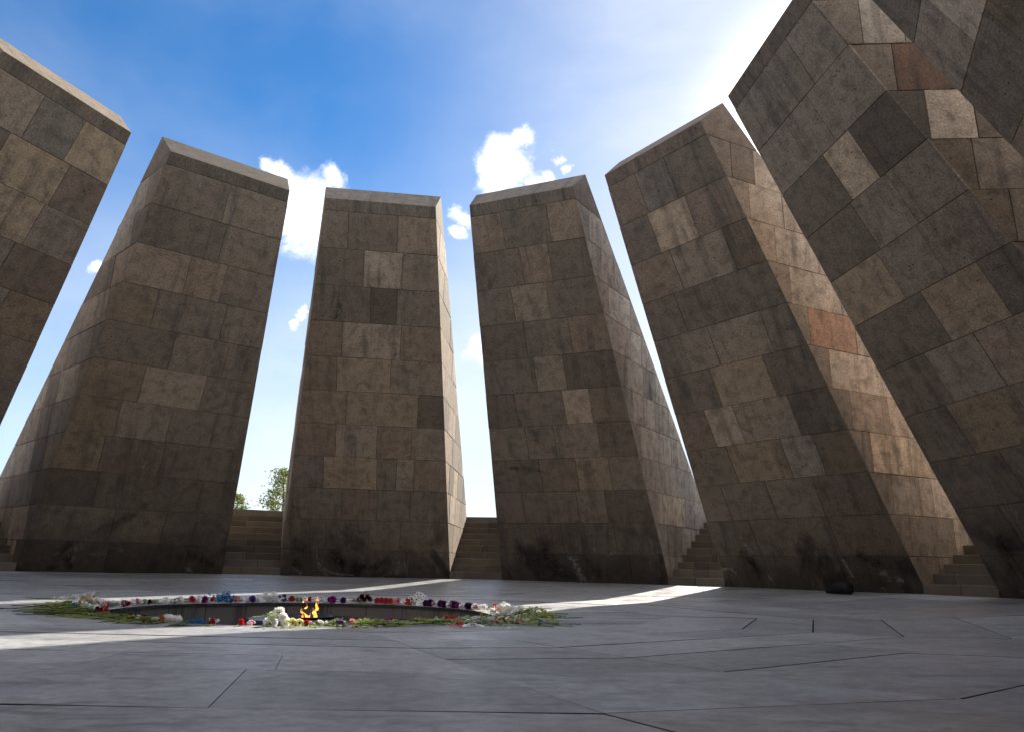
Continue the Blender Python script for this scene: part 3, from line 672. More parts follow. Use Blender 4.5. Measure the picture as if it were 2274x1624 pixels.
def lathe(name, prof, n=64, smooth=True):
    bm = bmesh.new(); L = []
    for r, z in prof:
        L.append([bm.verts.new((r * math.cos(2 * math.pi * i / n), r * math.sin(2 * math.pi * i / n), z)) for i in range(n)] if r > 1e-6 else [bm.verts.new((0, 0, z))])
    for p, q in zip(L, L[1:]):
        for i in range(n):
            k = (i + 1) % n
            if len(p) == 1 and len(q) == 1: continue
            if len(p) == 1: bm.faces.new((p[0], q[i], q[k]))
            elif len(q) == 1: bm.faces.new((p[i], p[k], q[0]))
            else: bm.faces.new((p[i], p[k], q[k], q[i]))
    bmesh.ops.recalc_face_normals(bm, faces=bm.faces)
    return bm_mesh(name, bm, smooth)
link('pit_back', lathe('pit_back', [(RIM + .05, -.02), (RIM + .05, PD - RIMZ)], 72), M['joint'], pit)
link('pit_floor', lathe('pit_floor', [(RIM + .06, PD - RIMZ + .01), (1.0, PD - RIMZ + .012), (0, PD - RIMZ + .012)], 72), M['pit'], pit)
FX, FY = 0.0, 0.0
BZ = -0.275
bowl = thing('flame_bowl', 'black iron burner dish with sloping sides holding the flame in the pit', 'burner', (FX, FY, PD + .02))
zt = BZ - PD - .02
link('base', lathe('bowl_base', [(.92, 0), (.90, .05), (.70, zt - .14), (.62, zt - .035), (.598, zt - .027), (.30, zt - .025), (0, zt - .025)], 72), M['iron'], bowl)
link('rim', lathe('bowl_rim', [(.245, zt - .048), (.29, zt - .022), (.30, zt - .004), (.292, zt), (.276, zt), (.262, zt - .012), (.20, zt - .034)], 72), M['iron'], bowl)
link('pan', lathe('bowl_pan', [(.21, zt - .032), (.12, zt - .04), (0, zt - .042)], 48), M['iron'], bowl)
def tongue(bm, x, y, z0, h, r, lean=(0, 0), sway=.3, seed=0, tip=True):
    g = random.Random(seed); n = 9; rings = 11; L = []
    ph = g.uniform(0, 6)
    for i in range(rings):
        u = i / (rings - 1); w_ = r * (math.sin(math.pi * min(1, u * 1.35 + .22)) ** .8 if u < .9 else .5 * (1 - u)) * (1 - u * .45)
        if not tip and i == 0: w_ *= .3
        w_ = max(w_, .0008)
        cx = x + lean[0] * u * h + sway * r * math.sin(ph + u * 5.0); cy = y + lean[1] * u * h + sway * r * math.cos(ph * 1.3 + u * 4.2)
        L.append([bm.verts.new((cx + w_ * math.cos(2 * math.pi * j / n) * (1 + .25 * math.sin(j * 2.1 + i)), cy + w_ * .7 * math.sin(2 * math.pi * j / n), z0 + u * h)) for j in range(n)])
    for p, q in zip(L, L[1:]):
        for j in range(n): bm.faces.new((p[j], p[(j + 1) % n], q[(j + 1) % n], q[j]))
    bm.faces.new(list(reversed(L[0]))); bm.faces.new(L[-1])
def flame(label, px, blobs):
    d = dir_of(px, 1366); k = (BZ - CP.z - .03) / d.z; q = CP + d * (math.hypot(CP.x, CP.y) / math.hypot(d.x, d.y))
    bm = bmesh.new()
    for i, b_ in enumerate(blobs): tongue(bm, *b_, seed=i + int(px))
    o = link('flame', bm_mesh('flame', bm, True), M['flame'], loc=(q.x, q.y, BZ - .032))
    tag(o, label, 'flame', 'flames burning in the dish')
flame('broken orange flame on the left with sparks above it', 676, [(0.015, 0, 0, .105, .020, (-.35, 0), .9), (.045, .01, 0, .06, .018, (.1, 0), .6), (-.035, 0, .055, .04, .012, (-.3, 0), .4), (.0, .01, .10, .050, .013, (.35, 0), .8), (-.028, 0, .165, .022, .010, (.2, 0), .2), (.008, 0, .19, .020, .008, (.3, 0), .2), (-.02, .02, .0, .07, .012, (-.1, 0), .5)])
flame('tall narrow orange flame on the right of the dish', 699, [(0, 0, 0, .17, .021, (.10, 0), .5), (.006, 0, .085, .135, .015, (.05, 0), .7), (-.02, .005, .05, .06, .010, (-.2, 0), .4), (.012, 0, .185, .036, .011, (-.1, 0), .3)])

# ------------------------------------------------------------------ bag at the foot of the leaning slab
def bag():
    q = floor_at(1866, 1317); a = math.atan2(q.x, q.y)
    root = thing('bag', 'slumped black cloth bag lying at the foot of a leaning slab', 'bag', q, rot=(0, 0, -a - R(0)))
    def blob(pts, name, par, sub=2):
        bm = bmesh.new(); L = []
        for (x, wy, h, z) in pts:                                         # sections along x
            L.append([bm.verts.new((x + .012 * math.sin(i * 2.3 + x * 30), wy * math.cos(2 * math.pi * i / 12), max(0.001, z + h * (math.sin(2 * math.pi * i / 12)) + .008 * math.sin(i * 3.1 + x * 40)))) for i in range(12)])
        for p, q_ in zip(L, L[1:]):
            for i in range(12): bm.faces.new((p[i], p[(i + 1) % 12], q_[(i + 1) % 12], q_[i]))
        bm.faces.new(list(reversed(L[0]))); bm.faces.new(L[-1])
        bmesh.ops.recalc_face_normals(bm, faces=bm.faces)
        bmesh.ops.subdivide_edges(bm, edges=list(bm.edges), cuts=1, use_grid_fill=True, smooth=.6)
        return link(name, bm_mesh(name, bm, True), M['bag'], par)
    blob([(-.20, .02, .03, .03), (-.185, .08, .055, .055), (-.12, .11, .085, .085), (-.05, .12, .108, .108), (.06, .13, .112, .112), (.15, .125, .105, .105), (.20, .10, .085, .085), (.215, .03, .05, .06)], 'body', root)
    blob([(-.275, .01, .02, .03), (-.265, .05, .04, .045), (-.235, .07, .052, .052), (-.20, .06, .045, .045), (-.185, .02, .02, .03)], 'pocket', root)
    def strap(pts, name):
        bm = bmesh.new(); L = []
        for (x, y, z) in pts: L.append([bm.verts.new((x, y - .014, z)), bm.verts.new((x, y + .014, z)), bm.verts.new((x, y + .014, z + .006)), bm.verts.new((x, y - .014, z + .006))])
        for p, q_ in zip(L, L[1:]):
            for i in range(4): bm.faces.new((p[i], p[(i + 1) % 4], q_[(i + 1) % 4], q_[i]))
        bmesh.ops.recalc_face_normals(bm, faces=bm.faces)
        link(name, bm_mesh(name, bm), M['bag'], root)
    strap([(.17, -.11, .10), (.20, -.13, .05), (.24, -.16, .012), (.21, -.20, .004), (.12, -.205, .003), (.02, -.19, .003), (-.05, -.17, .003)], 'strap')
    strap([(-.12, -.02, .155), (-.145, -.02, .195), (-.10, -.02, .222), (-.06, -.02, .21)], 'handle')
bag()

# ------------------------------------------------------------------ trees beyond the plaza
def tree(name, label, px, dist, ytop, rw, seed, nleaf, base_drop=0.0):
    g = random.Random(seed); d = dir_of(px, ytop); k = dist / math.hypot(d.x, d.y); top = CP + d * k
    base = Vector((top.x, top.y, PZ - .25)); h = top.z - base.z
    root = thing(name, label, 'tree' if 'tree' in name else 'shrub', base)
    bm = bmesh.new(); tips = []
    def limb(p, q, r0, r1, n=6):
        ax = (q - p).normalized(); u = ax.orthogonal().normalized(); v = ax.cross(u); A = []; B = []
        for i in range(n):
            c, s = math.cos(2 * math.pi * i / n), math.sin(2 * math.pi * i / n)
            A.append(bm.verts.new(p + (u * c + v * s) * r0)); B.append(bm.verts.new(q + (u * c + v * s) * r1))
        for i in range(n): bm.faces.new((A[i], A[(i + 1) % n], B[(i + 1) % n], B[i]))
    p = Vector((0, 0, 0)); r = .035 * h + .02
    segs = 6; line = [p]
    for i in range(segs): line.append(line[-1] + Vector((g.uniform(-.05, .05) * h * .5, g.uniform(-.05, .05) * h * .5, h * .92 / segs)))
    for i in range(segs): limb(line[i], line[i + 1], r * (1 - i / segs * .85), r * (1 - (i + 1) / segs * .85))
    for i in range(1, segs + 1):
        for j in range(5):
            a = g.uniform(0, 6.28); u = i / segs; L = rw * (1.15 - .75 * u) * g.uniform(.6, 1.1)
            q = line[i] + Vector((math.cos(a) * L, math.sin(a) * L, L * g.uniform(.15, .75)))
            limb(line[i], q, r * .25, r * .06, 4)
            for w_ in range(4): tips.append(line[i].lerp(q, g.uniform(.35, 1.05)))
    link('trunk', bm_mesh('trunk', bm), M['bark'], root)
    bm = bmesh.new()
    for i in range(nleaf):
        c = g.choice(tips); sp = rw * .16
        p = c + Vector((g.gauss(0, sp), g.gauss(0, sp), g.gauss(0, sp * .8))); s = g.uniform(.035, .075)
        if p.z > h * 1.0: p.z = h * g.uniform(.9, 1.0)
        n = Vector((g.uniform(-1, 1), g.uniform(-1, 1), g.uniform(-.3, 1))).normalized(); u = n.orthogonal().normalized(); u = Quaternion(n, g.uniform(0, 6.28)) @ u; v = n.cross(u)
        b_ = [p - u * s, p + v * s * .5 + n * s * .1, p + u * s * 1.1, p - v * s * .5 + n * s * .1]
        bm.faces.new([bm.verts.new(x) for x in b_])
    link('crown', bm_mesh('crown', bm), M['treeleaf'], root)
tree('pointed_tree', 'upright leafy tree behind the steps, half hidden by the central slab', 641, 36.0, 1040, 1.15, 3, 2600)
tree('round_shrub', 'low rounded leafy bush above the steps, beside the left slab', 531, 36.0, 1096, .75, 8, 1300)
tree('low_shrub', 'low bush at the foot of the upright tree above the steps', 612, 40.0, 1112, .5, 9, 450)
# ------------------------------------------------------------------ flowers laid round the rim
def quadstrip(bm, pts, wid, up, mi=0):
    """a thin leaf or petal: centre line pts, half widths wid, flat side facing up"""
    L = []
    for i, p in enumerate(pts):
        d = (pts[min(i + 1, len(pts) - 1)] - pts[max(i - 1, 0)]).normalized(); s = d.cross(up)
        s = s.normalized() if s.length > 1e-4 else Vector((0, 1, 0))
        L.append((bm.verts.new(p - s * wid[i]), bm.verts.new(p + s * wid[i])))
    for a, b in zip(L, L[1:]):
        f = bm.faces.new((a[0], a[1], b[1], b[0])); f.material_index = mi
def petals(bm, c, ax, n, r0, r1, w, lift, g, mi=0, curl=0.0, jit=.12):
    u = ax.orthogonal().normalized(); v = ax.cross(u)
    for i in range(n):
        a = 2 * math.pi * (i + g.uniform(-.3, .3)) / n; d = u * math.cos(a) + v * math.sin(a); k = g.uniform(1 - jit, 1 + jit); lf = lift + g.uniform(-.12, .12)
        pts = [c + d * (r0 + (r1 * k - r0) * t_) + ax * ((r1 - r0) * (lf * t_ + curl * t_ * t_)) for t_ in (0, .45, .8, 1)]
        quadstrip(bm, pts, [w * .45, w, w * .85, w * .3], ax + d * .01, mi)
def ball(bm, c, r, mi=0, sz=1.0, seg=7, rg=5, ax=None):
    ax = ax or Vector((0, 0, 1)); u = ax.orthogonal().normalized(); v = ax.cross(u); L = []
    for i in range(rg + 1):
        t_ = math.pi * i / rg; rr_ = r * math.sin(t_)
        L.append([bm.verts.new(c + ax * (r * sz * math.cos(t_)) + (u * math.cos(2 * math.pi * j / seg) + v * math.sin(2 * math.pi * j / seg)) * max(rr_, 1e-4)) for j in range(seg)])
    for p, q in zip(L, L[1:]):
        for j in range(seg):
            f = bm.faces.new((p[j], q[j], q[(j + 1) % seg], p[(j + 1) % seg])); f.material_index = mi
HEADS = {}
def head_mesh(kind, col, var):
    key = (kind, col, var)
    if key in HEADS: return HEADS[key]
    g = random.Random(hash((kind, var)) % 9999 if False else len(kind) * 31 + var * 7 + len(col)); bm = bmesh.new()
    tl = R(g.uniform(12, 38)); ax = Vector((math.cos(tl), g.uniform(-.2, .2), math.sin(tl))).normalized(); c = Vector((0, 0, .030))
    mats = [M['p_' + col], M['eye_dark'], M['leaf']]
    if kind == 'chrysanthemum':
        c.z = .034
        for ly, (n, r1, lf) in enumerate(((18, .047, -.05), (17, .045, .25), (15, .040, .6), (12, .032, 1.1), (8, .02, 1.9))): petals(bm, c + ax * .004 * ly, ax, n, .004, r1, .0075, lf, g, 0, -.15)
        ball(bm, c, .014, 0)
    elif kind == 'gerbera':
        c.z = .042
        for ly, (n, r1, lf) in enumerate(((19, .048, .05), (17, .044, .22))): petals(bm, c + ax * .003 * ly, ax, n, .010, r1, .0058, lf, g, 0, -.05, .05)
        ball(bm, c + ax * .006, .014, 1, .45, 10, 5, ax)
        ball(bm, c - ax * .006, .013, 2, .6, 8, 4, ax)
        if col in ('pink', 'yellow', 'cream', 'peach'): mats[1] = M['eye_dark'] if col == 'pink' else M['eye_gold']
    elif kind == 'rose':
        c.z = .030
        for ly, (n, r1, lf) in enumerate(((5, .034, .55), (5, .029, 1.1), (4, .022, 1.9), (3, .014, 3.0))): petals(bm, c, ax, n, .004, r1, .019 - .003 * ly, lf, g, 0, .35)
        ball(bm, c, .017, 0, 1.25, 8, 6, ax); ball(bm, c - ax * .012, .010, 2)
    elif kind == 'carnation':
        c.z = .028
        for ly in range(6): petals(bm, c + ax * .003 * ly, ax, 9, .003, .034 - .003 * ly, .0085, .1 + ly * .35, g, 0, .1, .25)
        ball(bm, c - ax * .01, .010, 2, 1.4)
    elif kind == 'small cluster':                                        # a few small blossoms close together
        for i in range(7):
            p = Vector((g.uniform(-.03, .02), g.uniform(-.045, .045), g.uniform(.014, .045)))
            a2 = (ax + Vector((g.uniform(-.5, .5), g.uniform(-.6, .6), g.uniform(-.2, .6)))).normalized()
            for ly in range(3): petals(bm, p, a2, 8, .002, .019 - .004 * ly, .0042, .15 + .5 * ly, g, 0, 0, .2)
            ball(bm, p, .006, 0)
        mats[1] = M['eye_gold']
    elif kind == 'spray':                                                # dyed statice: many tiny blossoms
        for i in range(95):
            p = Vector((g.gauss(-.04, .05), g.gauss(0, .045), abs(g.gauss(.030, .020)) + .006))
            a2 = Vector((g.uniform(-.3, 1), g.uniform(-1, 1), g.uniform(-.2, 1))).normalized()
            petals(bm, p, a2, 5, .001, .011, .0045, .5, g, 0, 0, .3)
        for i in range(16): quadstrip(bm, [Vector((-.16, g.uniform(-.02, .02), .010)), Vector((g.uniform(-.08, .02), g.uniform(-.06, .06), g.uniform(.01, .05)))], [.0015, .001], Z, 2)
    elif kind == 'sprig':
        for i in range(26):
            p = Vector((g.gauss(-.02, .028), g.gauss(0, .020), abs(g.gauss(.022, .014)) + .006))
            petals(bm, p, Vector((g.uniform(-.3, 1), g.uniform(-1, 1), g.uniform(-.2, 1))).normalized(), 5, .001, .009, .0038, .5, g, 0, 0, .3)
        for i in range(9): quadstrip(bm, [Vector((-.16, g.uniform(-.02, .02), .010)), Vector((g.uniform(-.08, .02), g.uniform(-.03, .03), g.uniform(.01, .04)))], [.0015, .001], Z, 2)
    elif kind == 'statice':                                              # arching stem of dry green bells
        for i in range(150):
            t_ = g.random(); p = Vector((-.30 * t_ + .03, g.gauss(0, .022), .012 + .050 * math.sin(math.pi * min(1, t_ * 1.05)) + abs(g.gauss(0, .012))))
            d = Vector((g.uniform(-1, .6), g.uniform(-1, 1), g.uniform(-.6, .9))).normalized(); s = g.uniform(.010, .022)
            quadstrip(bm, [p, p + d * s * .5, p + d * s], [.002, .0055, .001], Vector((g.uniform(-1, 1), g.uniform(-1, 1), 1)), 0 if g.random() > .16 else 1)
        mats = [M['leafy'], M['p_' + col], M['leaf']]
    me = bm_mesh('flower_head', bm)
    for m_ in mats: me.materials.append(m_)
    HEADS[key] = me; return me
STEMS = []; LEAVES = []
for v_ in range(9):
    g = random.Random(700 + v_); bm = bmesh.new(); L = []; ln = g.uniform(.30, .52); bend = g.uniform(-.06, .06); pts = []
    for i in range(9):
        t_ = i / 8; pts.append(Vector((-.012 - ln * t_, bend * t_ * t_ + .006 * math.sin(5 * t_ + v_), max(.006, .026 * (1 - t_ * 2.2)) + .006 * math.sin(3.1 * t_ + v_) ** 2)))
    for i, p in enumerate(pts):
        r_ = .0028 + .0014 * i / 8; L.append([bm.verts.new(p + Vector((0, r_ * math.cos(2.094 * j), r_ * math.sin(2.094 * j)))) for j in range(3)])
    for p, q in zip(L, L[1:]):
        for j in range(3): bm.faces.new((p[j], q[j], q[(j + 1) % 3], p[(j + 1) % 3]))
    bm.faces.new(L[-1]); me = bm_mesh('stem', bm); me.materials.append((M['stem'], M['stem_pale'], M['stem_dark'])[v_ % 3]); STEMS.append(me)
    bm = bmesh.new()
    for i in range(g.randrange(4, 9)):
        t_ = g.uniform(.05, .75); p = Vector((-.012 - ln * t_, bend * t_ * t_, .012)); a = g.choice((-1, 1)) * g.uniform(.5, 1.3); s = g.uniform(.035, .075)
        d = Vector((-math.cos(a) * g.choice((1, -1)), math.sin(a), g.uniform(-.05, .6))).normalized()
        quadstrip(bm, [p, p + d * s * .4, p + d * s * .75 + Z * -.004, p + d * s + Z * -.010], [.003, s * .25, s * .19, .001], Vector((g.uniform(-.5, .5), g.uniform(-.5, .5), 1)))
    me = bm_mesh('leaves', bm); me.materials.append(M['leaf'] if v_ % 3 else M['leafy']); LEAVES.append(me)
NAMES = {'chrysanthemum': 'chrysanthemum', 'gerbera': 'gerbera', 'rose': 'rose', 'carnation': 'carnation', 'small cluster': 'flower_cluster', 'spray': 'flower_spray', 'sprig': 'flower_spray', 'statice': 'statice_sprig'}
WORD = {'small cluster': 'blossom cluster', 'spray': 'spray of tiny blossoms', 'sprig': 'small spray of tiny blossoms', 'statice': 'dry green sprig'}
fg = random.Random(42)
def put_flower(kind, col, pos, face, label, group, scale=1.0, dz=0.0, bare=False):
    v_ = fg.randrange(9)
    root = thing(NAMES[kind], label, 'flower', (pos[0], pos[1], zf(math.hypot(pos[0], pos[1])) + dz), group, rot=(0, 0, face))
    root.scale = (scale,) * 3
    link('flower_head', head_mesh(kind, col, fg.randrange(3)), None, root)
    if not bare:
        link('stem', STEMS[v_], None, root)
        if kind != 'statice' and fg.random() < .8: link('leaves', LEAVES[v_], None, root)
    return root
def on_rim(px, far, dr):
    """place on the rim seen at picture column px, on its far or near arc"""
    best = None
    for i in range(3600):
        a = 2 * math.pi * i / 3600; q = pol(RIM + dr, a); d = Vector((q.x, q.y, RIMZ + .03)) - CP
        x = (1136.5 + FPX * d.dot(RT) / d.dot(FW)) * 1.802
        isfar = q.y > .1
        if isfar != far: continue
        if best is None or abs(x - px) < best[0]: best = (abs(x - px), q, a)
    return best[1], best[2]
# kind, colour, picture column along the far rim
K_ = dict(c='chrysanthemum', g='gerbera', r='rose', n='carnation', s='small cluster', b='spray', q='sprig', t='statice')
FAR = '''c magenta 434|r pale_pink 412|c white 462|n pale_green 448|n white 480|n red 500|c white 524|r pink 541|n white 556|n pale_green 573|r dark_red 590|n pale_green 611|s white 648|c white 660|n white 680|s white 698|n purple 704|c white 716|g red 768|c white 789|c magenta 815|s white 832|r coral 846|b blue 884|b blue 906|b blue 928|r pink 938|g peach 950|s white 972|n white 990|c violet 1008|c white 1026|c white 1060|c white 1078|c white 1092|n white 1108|s violet 1130|s violet 1146|g red 1168|n pale_green 1190|n pale_green 1203|c white 1220|n orange 1237|n white 1252|c white 1268|n white 1299|c magenta 1330|r purple 1318|c purple 1374|s white 1398|r pink 1412|s pale_green 1430|g red 1508|g red 1526|g red 1543|g red 1560|g peach 1571|g pink 1592|c white 1614|g red 1628|g red 1640|c purple 1704|c purple 1722|n pale_pink 1738|c white 1752|c purple 1764|c purple 1776|c white 1786|c white 1798|c purple 1811|c purple 1822|c magenta 1834|c white 1850|s pale_pink 1864|c purple 1874|c dark_red 1888|c white 1900|n pale_pink 1910|c white 1927|c white 1941'''
NEAR = '''n red 846|s white 858|n red 963|s pale_pink 1000|c white 1072|c white 1094|c white 1116|c white 1142|c white 1085|c white 1106|c white 1130|g cream 1171|g cream 1198|n red 1224|s pale_green 1240|s white 1290|s pale_green 1322|s violet 1346|s violet 1368|n pink 1412|t violet 1388|t white 1416|t pink 1470|t white 1440|s pale_pink 1505|n cream 1528|c magenta 1558|s white 1580|s violet 1601|t white 1640|t violet 1660|t white 1690|n pink 1713|s cream 1735|s white 1748|g coral 1783|g coral 1810|s cream 1846|s white 1858|n pale_green 1874|s white 1893|s white 1908|s white 1925|s white 1942|g yellow 1924|g yellow 1962|q blue 808|q blue 784|q blue 754|c white 662|c white 686|c white 706|c white 672|n coral 640|r dark_red 566|s white 570|s white 620|r dark_red 516|s white 548'''
def parse_row(s): return [(K_[a], b, float(c)) for a, b, c in (q.split() for q in s.split('|'))]
short = lambda f: f[1].replace('_', ' ') + ' ' + WORD.get(f[0], f[0]).split(' with')[0]
ORD = ['first', 'second', 'third', 'fourth', 'fifth', 'sixth', 'seventh', 'eighth', 'ninth', 'tenth', 'eleventh', 'twelfth', 'thirteenth', 'fourteenth', 'fifteenth', 'sixteenth', 'seventeenth', 'eighteenth', 'nineteenth', 'twentieth', 'twenty-first', 'twenty-second', 'twenty-third', 'twenty-fourth', 'twenty-fifth']
LIFT1, LIFT2 = (1085., 1130., 1060., 1092., 906.), (1106., 1116.)
def row(rows, far):
    order = sorted(rows, key=lambda f: f[2]); total = {}; seen = {}
    for f in order: total[f[:2]] = total.get(f[:2], 0) + 1
    where = 'on the far pit rim' if far else 'on the near pit rim'
    for i, f in enumerate(order):
        kind, col, px = f; nm = short(f); n = total[f[:2]]; seen[f[:2]] = j = seen.get(f[:2], 0) + 1
        nb = [short(order[q]) for q in (i - 1, i + 1) if 0 <= q < len(order) and order[q][:2] != f[:2]]
        if n == 1: lab = '%s %s' % (nm, where) + (', beside a %s' % nb[0].replace('cluster of small blossoms', 'cluster') if nb else '')
        else: lab = '%s %s %s, from the left' % (ORD[j - 1], nm, where)
        dr = fg.uniform(.03, .09) if kind not in ('spray', 'statice') else fg.uniform(.07, .14)
        if not far: dr = fg.uniform(.05, .13)
        q, a = on_rim(px, far, dr)
        face = -a - math.pi / 2 + fg.uniform(-.32, .32)
        if not far: face += fg.uniform(-.4, .4)
        if kind == 'statice': face = -a + (0 if fg.random() < .5 else 0) + fg.uniform(-.4, .4) + math.pi * (px < 1400)
        put_flower(kind, col, q, face, lab, 'flowers along the far rim' if far else 'flowers along the near rim', fg.uniform(.92, 1.12) * (1.1 if kind in ('spray',) else 1.0) * (1.0 if far else .82) * (.8 if kind == 'statice' else 1), dz=fg.uniform(0, .006) + (.045 if px in LIFT1 else .085 if px in LIFT2 else 0))
row(parse_row(FAR), True); row(parse_row(NEAR), False)
# the two heaps at the ends of the rim: heads by the edge, stems pointing outwards
LEFT = '''q blue 440 1347 -.02|q blue 428 1352 0|n coral 458 1353 0|n pale_pink 438 1354 0|q blue 386 1340 .02|n white 383 1345 .02|g yellow 386 1347 .01|c white 377 1347 .03|s yellow 341 1340 .02|s yellow 360 1340 .03|q blue 362 1349 .02|s white 352 1353 .01|s white 386 1357 0|q blue 318 1353 .01|g yellow 354 1344 .02|n orange 356 1338 .03|s cream 324 1342 .02|n cream 340 1334 .04|s white 330 1350 .02|n white 395 1350 .03|r dark_red 500 1368 0|s white 410 1360 0|s cream 400 1366 0|c white 440 1362 0|n dark_red 470 1366 0|s white 365 1362 0|s pale_green 340 1358 0|r dark_red 430 1366 0|n pale_green 350 1366 0|s white 300 1345 .02|n cream 310 1360 0|r red 480 1372 0'''
RIGHT = '''g red 1976 1356 0|n white 1966 1364 0|s pale_pink 1984 1360 .01|s pale_pink 1994 1358 .01|c white 2008 1362 .04|c white 2020 1360 .05|c white 2032 1362 .04|s yellow 2000 1366 .04|c white 2012 1370 .03|c white 2026 1372 .02|c white 2040 1368 .03|s white 2046 1374 .01|c white 2056 1366 .03|c white 2064 1370 .01|s white 2076 1366 .03|c white 2084 1368 .02|s white 2070 1380 0|t white 2110 1374 .02|t cream 2094 1370 .03|s cream 2100 1382 0|s white 2150 1386 0|s pale_green 2170 1384 0|s pale_green 2136 1376 .02|n cream 2012 1382 0|s cream 2040 1386 0|s pale_green 1990 1380 0|s white 1968 1384 0|s white 1900 1384 0|s pale_green 1930 1386 0|t yellow 2130 1384 0|t white 2080 1388 0'''
def heap(s, sgn, name):
    items = []
    for q in s.split('|'):
        a, b, x, y, dz = q.split(); items.append((K_[a], b, float(x), float(y), float(dz)))
    # columns on the right are given on the zoomed scale of the wide photograph
    items.sort(key=lambda f: f[2]); total = {}; seen = {}
    for f in items: total[f[:2]] = total.get(f[:2], 0) + 1
    for f in items:
        kind, col, x, y, dz = f; nm = short(f); seen[f[:2]] = j = seen.get(f[:2], 0) + 1
        if sgn > 0: x = 1090 + (x - 1964) / 1.802 * 1.0 if x > 1500 else x
        else: x = 219 + (x - 395) / 1.802; 
        y2 = (y - 1345) * .8 + 1346 if sgn < 0 else y
        P = floor_at(x, y2); a = math.atan2(P.x, P.y); r_ = math.hypot(P.x, P.y)
        r_ = min(max(r_, RIM + .04), RIM + .75); P = pol(r_, a)
        lab = ('%s in the %s heap of flowers' % (nm, name)) if total[f[:2]] == 1 else '%s %s from the left in the %s heap of flowers' % (ORD[j - 1], nm, name)
        put_flower(kind, col, P, -a - math.pi / 2 + fg.uniform(-.35, .35), lab, 'flowers heaped at the %s end of the rim' % name, fg.uniform(.95, 1.15), dz=dz * .8 + fg.uniform(0, .012))
heap(LEFT, -1, 'left'); heap(RIGHT, 1, 'right')
# bare stems sticking out of both heaps
def near_stems():
    for i in range(66):
        a = R(fg.uniform(-100, -164)); r_ = RIM + fg.uniform(.03, .16); q = pol(r_, a)
        o = link('cut_stem', STEMS[fg.randrange(9)], None, loc=(q.x, q.y, zf(r_) + fg.uniform(0, .03)))
        o.rotation_euler = (fg.uniform(-.1, .1), fg.uniform(-.03, .05), fg.gauss(-.12, .22)); k = fg.uniform(.7, 1.1); o.scale = (k, k, k * 1.15)
        tag(o, 'green stem lying along the near rim between the left heap and the white flowers', 'flower stem', 'loose stems along the near rim')
        if i % 3: link('leaves', LEAVES[fg.randrange(9)], None, o)
    for i in range(60):
        a = R(fg.uniform(96, 166)); r_ = RIM + fg.uniform(.04, .20); q = pol(r_, a)
        o = link('cut_stem', STEMS[fg.randrange(9)], None, loc=(q.x, q.y, zf(r_) + fg.uniform(0, .03)))
        o.rotation_euler = (fg.uniform(-.1, .1), fg.uniform(-.03, .05), math.pi + fg.gauss(.1, .3)); k = fg.uniform(.55, .9); o.scale = (k, k, k * 1.2)
        tag(o, 'green stem with yellowish leaves lying along the near rim right of the flame', 'flower stem', 'leafy stems along the near rim on the right')
        link('leaves', LEAVES[(0, 3, 6)[i % 3]], None, o)
def stems(n, sgn, name):
    for i in range(n):
        a = R(-98 if sgn < 0 else 98) + fg.gauss(0, .25) * 1.0 + (-.12 if sgn < 0 else .05); r_ = RIM + fg.uniform(.04, .40); q = pol(r_, a)
        o = link('cut_stem', STEMS[fg.randrange(9)], None, loc=(q.x, q.y, zf(r_) + fg.uniform(0, .035)))
        rad = -a - math.pi / 2; hor = 0.0 if sgn < 0 else math.pi
        dlt = math.atan2(math.sin(hor - rad), math.cos(hor - rad))
        o.rotation_euler = (fg.uniform(-.1, .1), fg.uniform(-.03, .04), rad + dlt * .7 + fg.gauss(0, .16)); k = fg.uniform(.62, 1.02); o.scale = (k, k, k * 1.1)
        tag(o, 'bare green stem lying in the %s heap, its cut end pointing away from the pit' % name, 'flower stem', 'loose stems in the %s heap' % name)
        if fg.random() < .25:
            l_ = link('leaves', LEAVES[fg.randrange(9)], None, o)
stems(46, -1, 'left'); near_stems(); stems(34, 1, 'right')
# bouquets: white daisies, and dark roses in clear film
def bouquet_daisies():
    q, a = on_rim(1672, True, .07)
    root = thing('daisy_bouquet', 'dense bunch of white daisies with dark eyes, standing tallest on the far rim', 'bouquet', (q.x, q.y, zf(q.length)), 'flowers along the far rim', rot=(0, 0, -a - math.pi / 2))
    bm = bmesh.new(); g = random.Random(9); petals(bm, Vector(), Vector((1, 0, 0)), 12, .004, .023, .0072, .1, g); ball(bm, Vector((.003, 0, 0)), .0060, 1, .6, 8, 4, Vector((1, 0, 0)))
    me = bm_mesh('daisy', bm); me.materials.append(M['p_white']); me.materials.append(M['eye_dark'])
    for i in range(34):
        y = g.uniform(-.135, .135); zz = g.uniform(.012, .145 * math.sqrt(max(0, 1 - (y / .16) ** 2))); o = link('daisy', me, None, root)
        o.location = (.03 - .35 * zz + g.uniform(-.01, .01), y, zz + .01); o.rotation_euler = (0, -g.uniform(.1, .7), g.uniform(-.4, .4) + y * 2); o.scale = (1.3, 1.3, 1.3)
    bm = bmesh.new()
    for i in range(26): quadstrip(bm, [Vector((-.42 + g.uniform(-.05, .05), g.uniform(-.03, .03), .012)), Vector((-.2, g.uniform(-.05, .05), .03)), Vector((0, g.uniform(-.1, .1), g.uniform(.02, .09)))], [.0025, .0025, .002], Z)
    link('stems', bm_mesh('stems', bm), M['stem'], root)
bouquet_daisies()
